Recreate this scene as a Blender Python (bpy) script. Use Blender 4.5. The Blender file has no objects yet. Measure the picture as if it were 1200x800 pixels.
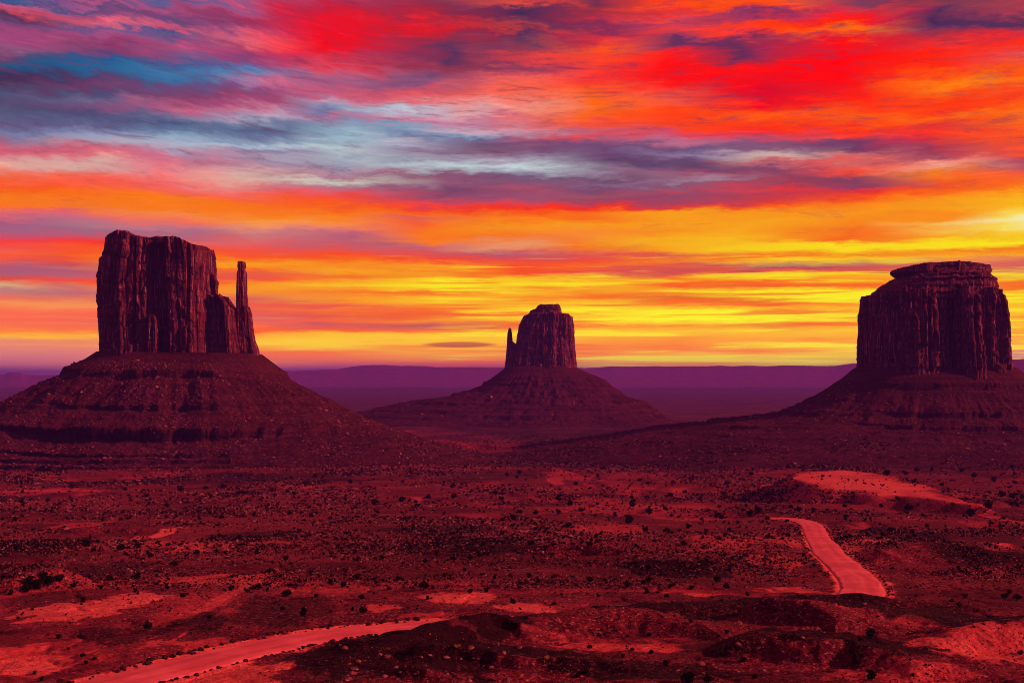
import bpy, bmesh, math, random
import numpy as np

# ------------------------------------------------------------------ scene, camera, sky, sun, exposure
sc = bpy.context.scene
COL = sc.collection
F = 1648.0                      # focal length in pixels of the 1200 px wide photograph
HZ = 440.0                      # row of the eye level
cam_d = bpy.data.cameras.new("camera")
cam = bpy.data.objects.new("camera", cam_d)
COL.objects.link(cam)
cam.location = (0, 0, 0)
cam.rotation_euler = (math.radians(90), 0, 0)
cam_d.sensor_width = 36.0
cam_d.lens = 36.0 * F / 1200.0
cam_d.shift_y = (HZ - 400.0) / 1200.0
cam_d.clip_start = 0.5
cam_d.clip_end = 200000.0
sc.camera = cam

SUN_EL, SUN_AZ, SUN_POWER, SUN_ANGLE = 22.0, 102.0, 5.0, 2.0     # azimuth clockwise from the view axis
SUN_COLOUR = (1.0, 0.235, 0.21)
OVERHEAD = 0.42
HAZE_DENSITY = 4.7e-5
HAZE_COLOUR = (0.27, 0.15, 0.92)

sc.view_settings.view_transform = 'Standard'
sc.view_settings.look = 'None'
sc.view_settings.gamma = 1.0
sc.view_settings.exposure = 0.0
sc.view_settings.use_curve_mapping = False
sc.render.engine = 'CYCLES'
sc.cycles.max_bounces = 5
sc.cycles.diffuse_bounces = 3
sc.cycles.glossy_bounces = 1
sc.cycles.volume_bounces = 0
sc.cycles.transparent_max_bounces = 8
sc.cycles.use_denoising = True
sc.cycles.denoising_input_passes = 'RGB_ALBEDO_NORMAL'
sc.cycles.denoising_prefilter = 'ACCURATE'
sc.cycles.pixel_filter_type = 'BLACKMAN_HARRIS'
sc.cycles.filter_width = 0.9
try:
    sc.cycles.denoiser = 'OPENIMAGEDENOISE'
except Exception:
    pass


def lin(c):
    c = np.asarray(c, float) / 255.0
    return np.where(c <= 0.04045, c / 12.92, ((c + 0.055) / 1.055) ** 2.4)


class NT:
    """small helper for node trees"""
    def __init__(self, tree):
        self.t = tree
        self.n = tree.nodes
        self.l = tree.links

    def put(self, sock, v):
        if isinstance(v, bpy.types.NodeSocket):
            self.l.new(v, sock)
        elif v is not None:
            if isinstance(v, (tuple, list)) and len(v) == 3 and sock.type == 'RGBA':
                v = (*v, 1.0)
            sock.default_value = v

    def split(self, v):
        nd = self.n.new('ShaderNodeSeparateXYZ')
        self.l.new(v, nd.inputs[0])
        return nd.outputs[:]

    def math(self, op, a, b=None, c=None, clamp=False):
        nd = self.n.new('ShaderNodeMath')
        nd.operation = op
        nd.use_clamp = clamp
        for i, v in enumerate((a, b, c)):
            if v is not None:
                self.put(nd.inputs[i], v)
        return nd.outputs[0]

    def mix(self, f, a, b, mode='MIX'):
        nd = self.n.new('ShaderNodeMix')
        nd.data_type = 'RGBA'
        nd.blend_type = mode
        nd.clamp_factor = True
        self.put(nd.inputs[0], f)
        self.put(nd.inputs[6], a)
        self.put(nd.inputs[7], b)
        return nd.outputs[2]

    def vec(self, x, y, z):
        nd = self.n.new('ShaderNodeCombineXYZ')
        for i, v in enumerate((x, y, z)):
            self.put(nd.inputs[i], v)
        return nd.outputs[0]

    def noise(self, v, scale, detail=4.0, rough=0.55, dist=0.0):
        nd = self.n.new('ShaderNodeTexNoise')
        self.put(nd.inputs['Vector'], v)
        nd.inputs['Scale'].default_value = scale
        nd.inputs['Detail'].default_value = detail
        nd.inputs['Roughness'].default_value = rough
        nd.inputs['Distortion'].default_value = dist
        return nd.outputs['Fac']

    def smooth(self, v, a, b, lo=0.0, hi=1.0):
        nd = self.n.new('ShaderNodeMapRange')
        nd.interpolation_type = 'SMOOTHSTEP'
        self.put(nd.inputs[0], v)
        for i, x in zip((1, 2, 3, 4), (a, b, lo, hi)):
            nd.inputs[i].default_value = x
        return nd.outputs[0]

    def ramp(self, f, stops, interp='LINEAR'):
        nd = self.n.new('ShaderNodeValToRGB')
        cr = nd.color_ramp
        cr.interpolation = interp
        e = cr.elements
        while len(e) > 1:
            e.remove(e[-1])
        e[0].position = float(stops[0][0])
        e[0].color = (*[float(q) for q in stops[0][1]], 1)
        for p, c in stops[1:]:
            k = e.new(float(p))
            k.color = (*[float(q) for q in c], 1)
        self.put(nd.inputs[0], f)
        return nd.outputs[0]


# cloud bands of the sunset: for each bearing, colour by height above the horizon (row, r, g, b)
SKY = {
    0: "0 60 85 140 2 50 80 130 8 200 90 130 15 190 70 90 22 90 50 90 30 110 70 115 41 165 70 120 55 140 85 125 64 70 75 115 71 25 85 130 82 45 60 100 89 65 45 80 96 75 65 100 107 70 85 120 118 80 75 110 129 85 90 125 140 100 95 135 150 110 115 160 159 150 100 130 170 205 85 110 181 225 110 130 190 225 165 150 198 235 140 130 206 245 110 70 213 255 90 20 219 255 100 0 233 255 125 0 242 255 115 20 249 225 105 110 257 165 90 130 267 165 100 130 279 215 75 100 285 255 65 55 296 240 95 75 305 255 90 45 312 190 85 110 321 165 95 120 328 215 75 60 333 220 185 135 339 190 130 125 348 235 110 85 356 250 150 75 365 255 110 70 379 250 100 70 388 255 140 20 393 255 190 0 398 235 140 110 411 225 130 125 428 205 110 150 437 165 90 150",
    100: "0 150 80 130 5 185 85 130 11 70 75 125 18 150 75 120 25 215 90 125 29 220 100 120 36 110 85 140 44 165 80 130 52 150 60 105 62 125 60 110 70 40 85 140 80 25 100 150 85 30 95 145 92 75 65 105 99 115 60 105 106 75 75 115 113 105 95 135 121 110 75 120 128 75 75 115 137 85 90 130 146 95 95 135 154 130 135 175 159 150 160 190 168 180 150 170 176 205 95 120 183 225 115 125 190 220 175 165 197 225 165 155 203 240 120 100 210 255 95 55 217 255 90 35 221 255 100 0 236 255 120 0 244 250 120 35 250 235 100 105 257 200 110 130 263 175 120 135 270 165 105 130 278 210 85 95 285 255 50 20 292 255 85 25 303 255 85 10 310 215 80 80 316 180 90 115 325 190 95 115 331 255 75 30 336 215 110 100 342 195 105 115 351 240 125 85 357 250 150 80 364 255 105 70 379 240 105 75 387 255 110 50 392 255 180 0 398 240 140 90 411 235 130 120 428 225 120 140 437 190 100 150",
    200: "0 70 90 150 6 90 90 145 12 170 75 120 21 120 70 120 29 95 75 120 37 215 85 120 43 60 85 135 51 110 80 130 59 190 80 125 67 150 85 130 77 75 90 145 85 70 120 170 95 50 115 165 102 100 80 130 110 125 65 105 117 160 75 115 124 190 95 130 132 110 110 150 140 70 85 125 150 100 125 160 159 145 170 195 170 170 185 205 177 180 160 185 184 200 110 140 192 225 115 130 199 240 125 130 209 250 110 105 216 252 102 100 224 255 105 70 233 255 125 0 244 255 125 10 250 255 140 60 259 250 115 80 264 215 115 125 270 175 110 130 276 195 95 115 282 225 100 100 293 255 80 20 302 255 130 0 309 255 145 0 318 250 100 30 323 225 85 80 331 255 80 0 339 255 150 20 348 255 120 50 357 240 95 80 371 240 100 80 382 255 110 40 390 255 110 20 400 255 170 0 408 255 190 0 414 255 115 60 428 250 120 110 437 220 110 140",
    300: "0 200 80 120 3 130 90 140 11 180 75 120 19 150 55 95 27 140 60 105 36 165 75 120 44 215 95 120 52 230 95 110 59 180 65 105 67 140 60 110 76 130 70 120 82 95 100 160 89 90 130 180 98 190 110 150 105 150 75 120 114 160 70 110 121 165 75 115 129 200 120 150 136 190 170 195 143 120 135 165 151 80 95 135 159 100 115 150 168 140 155 185 173 175 190 205 179 140 130 165 187 170 155 180 195 175 130 155 203 215 165 165 210 225 175 160 215 230 165 150 220 235 130 125 227 250 100 85 236 255 110 15 244 255 120 0 253 255 130 20 260 255 155 45 266 250 150 95 272 205 125 125 279 225 105 100 286 235 95 95 293 250 85 50 299 255 85 10 305 255 135 0 310 255 165 0 316 255 110 0 322 235 95 60 328 255 90 30 333 255 165 0 341 255 150 15 346 255 175 25 351 220 100 85 359 245 95 60 368 235 95 80 375 225 95 95 382 255 110 30 390 255 90 10 394 255 170 0 402 255 205 0 408 255 190 0 412 255 110 30 423 240 115 80 431 235 110 115 437 140 70 150",
    400: "0 190 50 90 8 200 40 70 16 200 30 55 27 235 20 40 38 240 15 30 50 245 10 20 59 250 15 30 67 230 50 70 77 230 70 90 82 200 90 120 91 165 95 135 99 190 90 125 106 205 90 120 113 170 110 150 118 190 150 180 126 120 145 180 133 100 115 160 140 180 115 150 147 140 140 175 157 150 180 200 168 160 185 200 177 185 200 210 186 170 185 195 194 160 170 190 202 165 140 165 209 180 130 150 214 205 205 190 219 195 190 185 223 175 120 140 229 235 90 100 234 255 75 40 244 255 95 10 256 255 130 0 263 255 140 60 270 225 110 110 277 185 95 120 285 190 95 110 292 225 85 85 299 255 80 20 306 255 115 0 312 255 150 0 319 255 185 0 325 255 120 0 333 255 185 0 341 255 125 0 348 255 160 0 354 255 120 20 358 235 85 70 365 255 120 10 371 220 85 70 377 255 100 20 381 190 85 110 387 240 90 30 391 255 190 0 408 255 210 0 412 255 130 10 423 250 110 60 427 235 110 100 432 170 85 150",
    500: "0 135 50 80 8 120 55 85 16 150 45 70 25 165 40 60 36 220 30 40 44 200 30 45 52 150 45 70 60 100 50 85 69 85 50 90 76 120 50 80 85 150 60 85 92 115 70 110 99 125 80 120 105 190 80 105 113 225 85 95 120 225 110 120 125 190 160 180 131 195 200 215 137 200 160 185 143 205 120 150 148 130 160 190 157 110 125 165 162 150 150 180 169 180 170 190 176 145 125 155 183 160 150 170 191 150 150 170 198 185 200 205 205 170 165 180 210 140 85 110 217 150 88 118 222 120 78 108 227 115 70 105 236 150 75 105 242 235 65 70 246 255 75 20 253 255 110 15 257 225 95 85 265 255 95 30 275 255 125 0 282 255 120 15 287 200 100 115 292 165 75 105 296 215 85 90 302 255 70 30 309 255 165 10 315 255 145 0 322 255 215 0 332 255 240 0 338 255 235 0 342 255 125 0 349 255 200 0 355 255 175 0 361 255 120 0 364 255 200 0 369 245 95 20 375 250 130 0 381 190 85 90 385 240 85 30 389 255 120 0 394 255 200 0 401 255 195 0 411 255 170 0 420 255 140 0 424 240 115 60 428 200 90 110",
    600: "0 215 80 60 8 228 72 52 16 70 45 85 26 60 40 80 33 120 55 80 38 185 60 60 44 70 45 85 52 110 60 85 63 170 60 75 71 235 65 60 80 140 60 90 85 190 70 90 92 250 95 80 107 255 100 70 118 245 130 120 126 240 160 150 135 210 110 130 143 190 130 155 151 210 170 190 157 140 165 190 162 115 105 145 170 110 85 115 179 130 90 120 190 170 160 180 198 200 215 220 205 160 165 180 212 120 90 125 216 120 85 115 224 170 80 105 234 160 80 110 240 220 70 80 246 255 50 10 253 255 110 0 262 255 135 0 270 255 145 0 280 255 120 0 289 230 160 120 296 190 85 105 302 230 80 70 309 255 75 25 320 255 80 10 326 255 200 0 333 255 235 0 342 255 190 0 348 255 145 0 356 255 175 0 364 255 210 0 368 255 110 0 375 255 190 0 381 240 100 20 394 255 190 0 408 255 180 0 417 255 150 0 424 250 110 20 430 200 90 110",
    700: "0 110 45 75 6 165 45 65 14 150 48 65 22 190 45 60 30 130 45 85 38 185 45 65 47 225 50 55 56 255 80 20 66 255 70 30 80 255 60 40 93 250 55 50 110 255 90 20 124 255 105 0 137 255 100 15 146 240 80 60 154 190 100 120 162 225 75 80 168 160 80 115 176 115 75 115 187 105 70 110 195 95 65 100 205 150 115 140 212 110 75 105 216 138 98 128 221 120 75 110 229 165 80 95 236 150 70 95 241 235 60 40 245 255 45 0 252 255 110 0 257 255 110 0 265 255 160 0 275 255 140 40 282 250 130 40 289 255 120 0 295 205 120 110 298 225 85 80 305 250 75 40 310 255 110 0 318 240 70 60 323 250 80 20 327 255 190 0 333 255 220 0 338 255 150 0 343 255 140 0 349 255 115 0 355 255 200 0 364 255 240 0 368 255 130 0 374 255 235 0 381 255 120 0 388 255 215 0 394 255 170 0 402 255 155 0 411 255 140 0 417 255 140 0 421 250 110 0 425 255 190 0",
    800: "0 255 65 0 5 255 70 0 14 230 50 50 22 235 70 70 30 190 60 90 38 235 60 60 45 190 60 80 52 95 50 95 59 110 50 90 67 250 30 20 80 255 15 5 93 250 20 10 102 250 50 40 110 245 80 60 121 250 85 55 129 255 60 10 140 255 65 10 150 255 70 20 157 215 75 100 165 190 110 140 173 105 80 120 181 150 130 165 190 105 75 115 198 95 70 105 205 150 70 100 213 170 130 150 217 125 75 105 222 190 70 90 227 150 75 105 239 170 65 90 244 240 60 30 250 255 160 0 262 255 160 0 272 255 140 0 280 255 175 0 287 255 170 0 295 255 150 0 300 225 85 65 306 255 130 0 312 200 85 90 316 165 75 105 321 220 80 70 326 255 125 0 333 255 95 0 339 255 190 0 343 255 240 0 349 225 110 20 356 255 115 0 362 255 200 0 366 255 245 0 375 255 245 0 381 255 170 0 387 255 190 0 397 255 150 0 408 255 125 0 414 255 190 0 421 255 180 0 425 255 150 0",
    900: "0 255 85 0 8 255 70 10 16 110 50 100 23 180 50 80 30 255 60 0 40 255 50 0 48 140 45 80 55 100 45 85 63 100 45 85 71 160 40 60 80 255 15 0 96 240 10 20 107 215 10 40 118 230 10 30 125 250 45 10 132 255 90 0 140 255 65 0 151 255 45 10 158 220 70 90 165 120 80 120 173 140 90 115 180 190 160 165 186 215 180 170 192 210 110 110 199 130 70 105 208 150 65 85 216 170 60 80 221 235 55 50 227 200 60 70 231 140 70 105 236 225 60 50 240 255 80 0 247 255 140 0 259 255 165 0 270 255 170 0 279 255 190 0 287 255 195 0 294 255 210 0 299 250 120 0 303 255 110 0 308 255 200 0 312 190 95 80 316 160 75 105 320 235 80 50 325 255 205 0 330 255 105 0 336 255 110 0 342 255 240 0 348 255 240 0 352 240 110 0 358 255 120 0 365 255 245 0 374 255 245 0 381 235 140 0 387 255 190 0 394 255 170 0 405 255 165 0 411 255 125 0 417 255 200 0 424 255 205 0",
    1000: "0 130 60 90 8 220 50 60 16 255 30 20 25 255 20 0 36 255 110 0 41 255 80 0 49 255 15 0 69 255 5 0 91 255 10 0 110 255 30 0 124 255 60 0 137 255 90 0 151 255 50 10 159 230 60 50 166 120 60 100 176 110 60 100 183 205 110 110 190 230 90 80 197 250 75 40 205 130 65 95 212 140 65 90 218 130 65 100 223 235 50 40 230 255 80 0 239 255 130 0 250 255 150 0 262 255 140 0 273 255 110 0 280 255 105 0 286 255 230 0 293 255 215 0 299 250 120 0 303 255 200 0 309 205 130 80 315 205 90 90 320 225 85 55 325 255 170 0 329 255 175 0 336 255 120 0 342 255 235 0 351 255 245 0 355 255 130 0 362 255 180 0 371 255 230 0 379 255 150 0 387 255 200 0 397 255 150 0 408 255 210 0 417 255 200 0 424 240 180 10",
    1100: "0 125 55 75 8 130 60 80 15 75 45 90 25 65 40 85 34 80 45 90 41 140 50 75 49 185 45 60 59 225 50 50 69 255 35 0 80 255 45 0 91 255 90 0 100 255 130 0 109 255 90 0 118 255 55 0 129 255 60 0 136 255 105 0 143 255 70 0 150 220 55 50 158 255 50 20 168 215 50 60 176 160 60 85 183 170 75 95 190 245 150 130 194 245 165 135 199 255 130 20 208 255 105 0 216 255 90 0 227 255 110 0 236 255 150 0 244 255 165 0 253 255 140 0 260 255 150 10 264 255 190 80 269 255 170 50 275 255 150 0 282 255 225 0 289 255 220 0 293 255 140 0 299 255 170 0 305 245 140 70 315 215 92 88 325 255 180 0 336 255 115 0 342 255 238 0 355 255 170 0 366 255 210 0 380 255 170 0 397 255 160 0 420 240 150 60",
    1200: "0 165 60 75 11 185 60 75 22 95 50 85 29 80 45 85 36 150 50 80 45 235 40 40 55 255 45 10 66 235 70 60 71 230 80 80 82 255 80 0 93 255 100 0 104 245 60 30 115 255 70 0 126 255 110 0 140 255 115 0 154 255 90 10 165 255 85 10 176 250 80 30 184 225 70 60 192 170 75 105 197 200 80 90 203 255 90 50 212 255 110 20 216 255 115 0 223 255 130 0 227 255 170 0 236 255 190 0 241 255 180 10 247 255 200 20 256 255 230 100 262 250 240 180 267 255 225 90 273 255 200 0 282 255 240 0 287 255 190 0 290 250 120 0 296 255 160 0 301 235 130 80 307 220 100 90 316 225 95 85 322 240 115 40 326 255 200 0 332 255 190 0 336 255 110 0 342 255 240 0 353 255 250 0 359 255 180 0 366 255 200 0 375 255 180 0 382 255 190 0 392 255 150 0 399 255 200 0 408 255 150 20 412 235 130 130 420 215 120 160",
}
EL_TOP, EL_MID = 0.262, 0.134


def build_sky():
    w = bpy.data.worlds.new("World")
    sc.world = w
    w.use_nodes = True
    T = NT(w.node_tree)
    T.n.clear()
    tc = T.n.new('ShaderNodeTexCoord')
    sp = T.n.new('ShaderNodeSeparateXYZ')
    T.l.new(tc.outputs['Generated'], sp.inputs[0])
    x, y, z = sp.outputs
    az0 = T.math('ARCTAN2', x, y)
    el0 = T.math('ARCSINE', z)
    elc = T.math('MAXIMUM', el0, 0.0)
    # streak coordinates: thin long bands near the horizon, broader and slanting high up
    g = T.math('MULTIPLY', T.math('LOGARITHM', T.math('ADD', elc, 0.05), math.e), 5.0)
    up = T.smooth(elc, 0.10, 0.22)
    tilt = T.math('MULTIPLY', T.math('MULTIPLY', az0, up), T.smooth(az0, -0.02, -0.25, 0.0, 2.6))
    g2 = T.math('ADD', g, tilt)
    n_az = T.noise(T.vec(T.math('MULTIPLY', az0, 5.0), g2, 3.1), 1.0, 4, 0.6)
    n_el = T.noise(T.vec(T.math('MULTIPLY', az0, 7.0), T.math('MULTIPLY', g2, 1.3), 9.7), 1.0, 5, 0.6)
    n_fine = T.noise(T.vec(T.math('MULTIPLY', az0, 30.0), T.math('MULTIPLY', g2, 6.0), 1.7), 1.0, 6, 0.7)
    az = T.math('ADD', az0, T.math('MULTIPLY', T.math('SUBTRACT', n_az, 0.5), 0.13))
    amp = T.math('MULTIPLY_ADD', elc, 0.13, 0.0035)
    fine = T.math('MULTIPLY', T.math('SUBTRACT', n_fine, 0.5), 0.8)
    el = T.math('ADD', el0, T.math('MULTIPLY', T.math('ADD', T.math('SUBTRACT', n_el, 0.5), fine), amp))
    fu = T.math('DIVIDE', T.math('SUBTRACT', EL_TOP, el), EL_TOP - EL_MID, clamp=True)
    fl = T.math('DIVIDE', T.math('SUBTRACT', EL_MID, el), EL_MID, clamp=True)
    ups, los, azs = [], [], []
    for px, txt in SKY.items():
        v = np.array(txt.split(), float).reshape(-1, 4)
        a = math.atan((px - 600) / F)
        e = np.arctan((HZ - v[:, 0]) / F * math.cos(a))
        c = lin(v[:, 1:])
        order = np.argsort(e)
        es, cs = e[order], c[order]
        at = lambda q: np.array([np.interp(q, es, cs[:, k]) for k in range(3)])

        def make(hi, lo):
            m = (e < hi) & (e > lo)
            pts = [(0.0, at(hi))] + [((hi - q) / (hi - lo), cc) for q, cc in zip(e[m], c[m])] + [(1.0, at(lo))]
            while len(pts) > 32:          # drop the closest inner neighbour
                d = [pts[i + 1][0] - pts[i - 1][0] for i in range(1, len(pts) - 1)]
                pts.pop(1 + int(np.argmin(d)))
            return pts
        ups.append(T.ramp(fu, make(EL_TOP, EL_MID)))
        los.append(T.ramp(fl, make(EL_MID, 0.0)))
        azs.append(a)

    def chain(cols):
        c = cols[0]
        for i in range(1, len(cols)):
            f = T.math('DIVIDE', T.math('SUBTRACT', az, azs[i - 1]), azs[i] - azs[i - 1], clamp=True)
            c = T.mix(f, c, cols[i])
        return c
    low = chain(los)
    high = chain(ups)
    band = T.mix(T.math('GREATER_THAN', el, EL_MID), low, high)
    # light and dark wisps inside the clouds
    wisp = T.noise(T.vec(T.math('MULTIPLY', az0, 16.0), T.math('MULTIPLY', g2, 3.2), 22.0), 1.0, 7, 0.72, 0.4)
    band = T.mix(T.math('MULTIPLY', T.smooth(wisp, 0.56, 0.72), T.smooth(elc, 0.05, 0.16, 0.0, 0.50)), band, tuple(lin((100, 50, 85))))
    band = T.mix(T.math('MULTIPLY', T.smooth(wisp, 0.44, 0.30), T.smooth(elc, 0.0, 0.14, 0.30, 0.22)), band, (1.25, 1.12, 1.05), 'MULTIPLY')
    thin = T.noise(T.vec(T.math('MULTIPLY', az0, 6.0), T.math('MULTIPLY', elc, 180.0), 5.5), 1.0, 5, 0.58, 0.3)
    gate = T.math('MULTIPLY', T.smooth(elc, 0.10, 0.065), T.smooth(az0, -0.20, 0.0, 0.08, 1.0))
    band = T.mix(T.math('MULTIPLY', T.smooth(thin, 0.52, 0.64), T.math('MULTIPLY', gate, 0.8)), band, tuple(lin((250, 98, 0))))
    band = T.mix(T.math('MULTIPLY', T.smooth(thin, 0.47, 0.36), T.math('MULTIPLY', gate, 0.75)), band, tuple(lin((255, 238, 0))))
    slant = T.math('ADD', T.math('MULTIPLY', elc, 230.0), T.math('MULTIPLY', tilt, 9.0))
    rip = T.noise(T.vec(T.math('MULTIPLY', az0, 26.0), slant, 8.0), 1.0, 7, 0.66, 0.9)
    hi = T.smooth(elc, 0.09, 0.17)
    band = T.mix(T.math('MULTIPLY', T.smooth(rip, 0.50, 0.80), T.math('MULTIPLY', hi, 0.75)), band, tuple(lin((115, 45, 80))))
    band = T.mix(T.math('MULTIPLY', T.smooth(rip, 0.50, 0.24), T.math('MULTIPLY', hi, 0.85)), band, (1.5, 1.32, 1.05), 'MULTIPLY')
    glow = T.math('MULTIPLY_ADD', T.math('EXPONENT', T.math('MULTIPLY', elc, -42.0)), 1.1, 1.0)
    band = T.mix(1.0, band, T.vec(glow, glow, 1.0), 'MULTIPLY')
    # one thin dark cloud low over the horizon
    cu = T.math('DIVIDE', T.math('ADD', az0, 0.0376), 0.028)
    cv = T.math('DIVIDE', T.math('SUBTRACT', el0, T.math('MULTIPLY_ADD', thin, 0.003, 0.0203)), 0.0024)
    rad = T.math('ADD', T.math('MULTIPLY', cu, cu), T.math('MULTIPLY', cv, cv))
    band = T.mix(T.smooth(rad, 1.15, 0.35, 0.0, 0.75), band, tuple(lin((205, 74, 44))))
    # unseen vault, colours chosen for its fill light: red clouds overhead, blue dusk behind
    zz = T.math('ADD', T.math('MAXIMUM', z, 0.0), 0.12)
    pl = T.vec(T.math('DIVIDE', x, zz), T.math('DIVIDE', y, zz), 0.0)
    n_o = T.noise(pl, 1.6, 6, 0.6)
    over = T.ramp(n_o, [(0.25, (0.12, 0.10, 0.42)), (0.42, (0.45, 0.05, 0.16)), (0.55, (1.0, 0.10, 0.07)), (0.75, (1.0, 0.22, 0.08))])
    over = T.mix(1.0, over, (OVERHEAD, OVERHEAD, OVERHEAD), 'MULTIPLY')
    nis = T.n.new('ShaderNodeTexSky')
    nis.sky_type = 'NISHITA'
    nis.sun_disc = False
    nis.sun_elevation = math.radians(SUN_EL)
    nis.sun_rotation = math.radians(SUN_AZ)
    dusk = T.mix(T.smooth(n_o, 0.35, 0.65), (0.09, 0.08, 0.34), (0.18, 0.05, 0.22))
    dusk = T.mix(0.012, dusk, nis.outputs[0], 'ADD')
    back = T.smooth(y, 0.35, -0.45)
    over = T.mix(T.math('MULTIPLY', back, T.smooth(z, 0.95, 0.45)), over, dusk)
    side = T.smooth(T.math('ABSOLUTE', az0), 0.45, 1.2)
    band = T.mix(side, band, dusk)
    col = T.mix(T.smooth(el0, 0.25, 0.45), band, over)
    bg = T.n.new('ShaderNodeBackground')
    T.l.new(col, bg.inputs[0])
    bg.inputs[1].default_value = 1.0
    out = T.n.new('ShaderNodeOutputWorld')
    T.l.new(bg.outputs[0], out.inputs[0])
    w.cycles.sampling_method = 'MANUAL'
    w.cycles.sample_map_resolution = 1024


build_sky()
sd = bpy.data.lights.new("sun", 'SUN')
sd.energy = SUN_POWER
sd.angle = math.radians(SUN_ANGLE)
sd.color = SUN_COLOUR
sun = bpy.data.objects.new("sun", sd)
COL.objects.link(sun)
sun.rotation_euler = (math.radians(90 - SUN_EL), 0, math.radians(180 - SUN_AZ))

# ------------------------------------------------------------------ numpy noise
def _hash(ix, iy, iz, seed):
    h = (ix.astype(np.uint32) * np.uint32(374761393) + iy.astype(np.uint32) * np.uint32(668265263)
         + iz.astype(np.uint32) * np.uint32(2147483647) + np.uint32(seed * 974711 & 0xffffffff))
    h = (h ^ (h >> np.uint32(13))) * np.uint32(1274126177)
    h = h ^ (h >> np.uint32(16))
    h = h * np.uint32(2246822519)
    h = h ^ (h >> np.uint32(15))
    return (h & np.uint32(0xffff)).astype(np.float32) / 32767.5 - 1.0


def vn2(x, y, seed=0):
    x = np.asarray(x, float); y = np.asarray(y, float)
    fx, fy = np.floor(x), np.floor(y)
    ix, iy = fx.astype(np.int64), fy.astype(np.int64)
    u, v = x - fx, y - fy
    u = u * u * u * (u * (u * 6 - 15) + 10)
    v = v * v * v * (v * (v * 6 - 15) + 10)
    z = np.zeros_like(ix)
    a, b = _hash(ix, iy, z, seed), _hash(ix + 1, iy, z, seed)
    c, d = _hash(ix, iy + 1, z, seed), _hash(ix + 1, iy + 1, z, seed)
    return (a + (b - a) * u) * (1 - v) + (c + (d - c) * u) * v


def vn3(x, y, z, seed=0):
    x, y, z = np.broadcast_arrays(np.asarray(x, float), y, z)
    fz = np.floor(z)
    w = z - fz
    w = w * w * w * (w * (w * 6 - 15) + 10)
    fx, fy = np.floor(x), np.floor(y)
    ix, iy, iz = fx.astype(np.int64), fy.astype(np.int64), fz.astype(np.int64)
    u, v = x - fx, y - fy
    u = u * u * u * (u * (u * 6 - 15) + 10)
    v = v * v * v * (v * (v * 6 - 15) + 10)

    def sl(k):
        a, b = _hash(ix, iy, k, seed), _hash(ix + 1, iy, k, seed)
        c, d = _hash(ix, iy + 1, k, seed), _hash(ix + 1, iy + 1, k, seed)
        return (a + (b - a) * u) * (1 - v) + (c + (d - c) * u) * v
    return sl(iz) * (1 - w) + sl(iz + 1) * w


def fbm2(x, y, o=5, seed=0, gain=0.5):
    s, a, t = 0, 1.0, 0
    ca, sa = math.cos(0.6), math.sin(0.6)
    for i in range(o):
        s = s + a * vn2(x, y, seed + i)
        t += a
        a *= gain
        x, y = (x * ca - y * sa) * 2.03 + 7.1, (x * sa + y * ca) * 2.03 + 3.3
    return s / t


def fbm3(x, y, z, o=4, seed=0, gain=0.5):
    s, a, t = 0, 1.0, 0
    for i in range(o):
        s = s + a * vn3(x, y, z, seed + i)
        t += a
        a *= gain
        x, y, z = x * 2.03 + 5.1, y * 2.03 + 2.7, z * 2.03 + 8.9
    return s / t


def sstep(a, b, x):
    t = np.clip((x - a) / (b - a), 0, 1)
    return t * t * (3 - 2 * t)


# ------------------------------------------------------------------ mesh helpers
def mesh_from(name, verts, quads, mat, smooth=True, attrs=None, tris=None):
    me = bpy.data.meshes.new(name)
    verts = np.ascontiguousarray(verts, np.float32)
    nv = len(verts)
    polys = []
    if quads is not None and len(quads):
        polys.append(np.ascontiguousarray(quads, np.int32))
    if tris is not None and len(tris):
        polys.append(np.ascontiguousarray(tris, np.int32))
    loops = np.concatenate([p.ravel() for p in polys])
    sizes = np.concatenate([np.full(len(p), p.shape[1], np.int32) for p in polys])
    starts = np.concatenate([[0], np.cumsum(sizes)[:-1]]).astype(np.int32)
    me.vertices.add(nv)
    me.vertices.foreach_set("co", verts.ravel())
    me.loops.add(len(loops))
    me.loops.foreach_set("vertex_index", loops)
    me.polygons.add(len(sizes))
    me.polygons.foreach_set("loop_start", starts)
    if smooth:
        me.polygons.foreach_set("use_smooth", np.ones(len(sizes), bool))
    for k, v in (attrs or {}).items():
        a = me.attributes.new(k, 'FLOAT', 'POINT')
        a.data.foreach_set("value", np.ascontiguousarray(v, np.float32).ravel())
    me.update(calc_edges=True)
    me.materials.append(mat)
    return me


def link(name, me, parent=None, loc=None):
    o = bpy.data.objects.new(name, me)
    COL.objects.link(o)
    if parent is not None:
        o.parent = parent
    if loc is not None:
        o.location = loc
    return o


def tag(o, label=None, cat=None, group=None, kind=None):
    for k, v in (("label", label), ("category", cat), ("group", group), ("kind", kind)):
        if v:
            o[k] = v
    return o


def grid_quads(nr, nc, wrap=False):
    r = np.arange(nr - 1)[:, None]
    c = np.arange(nc if wrap else nc - 1)[None, :]
    c1 = (c + 1) % nc
    a = r * nc + c
    b = r * nc + c1
    return np.stack([a, b, b + nc, a + nc], -1).reshape(-1, 4)


# ------------------------------------------------------------------ materials
def new_mat(name):
    m = bpy.data.materials.new(name)
    m.use_nodes = True
    T = NT(m.node_tree)
    b = T.n['Principled BSDF']
    b.inputs['Roughness'].default_value = 0.95
    b.inputs['Specular IOR Level'].default_value = 0.08
    return m, T, b


def bump(T, b, h, dist, strength=1.0):
    nd = T.n.new('ShaderNodeBump')
    nd.inputs['Strength'].default_value = strength
    nd.inputs['Distance'].default_value = dist
    T.put(nd.inputs['Height'], h)
    T.l.new(nd.outputs[0], b.inputs['Normal'])


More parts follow.
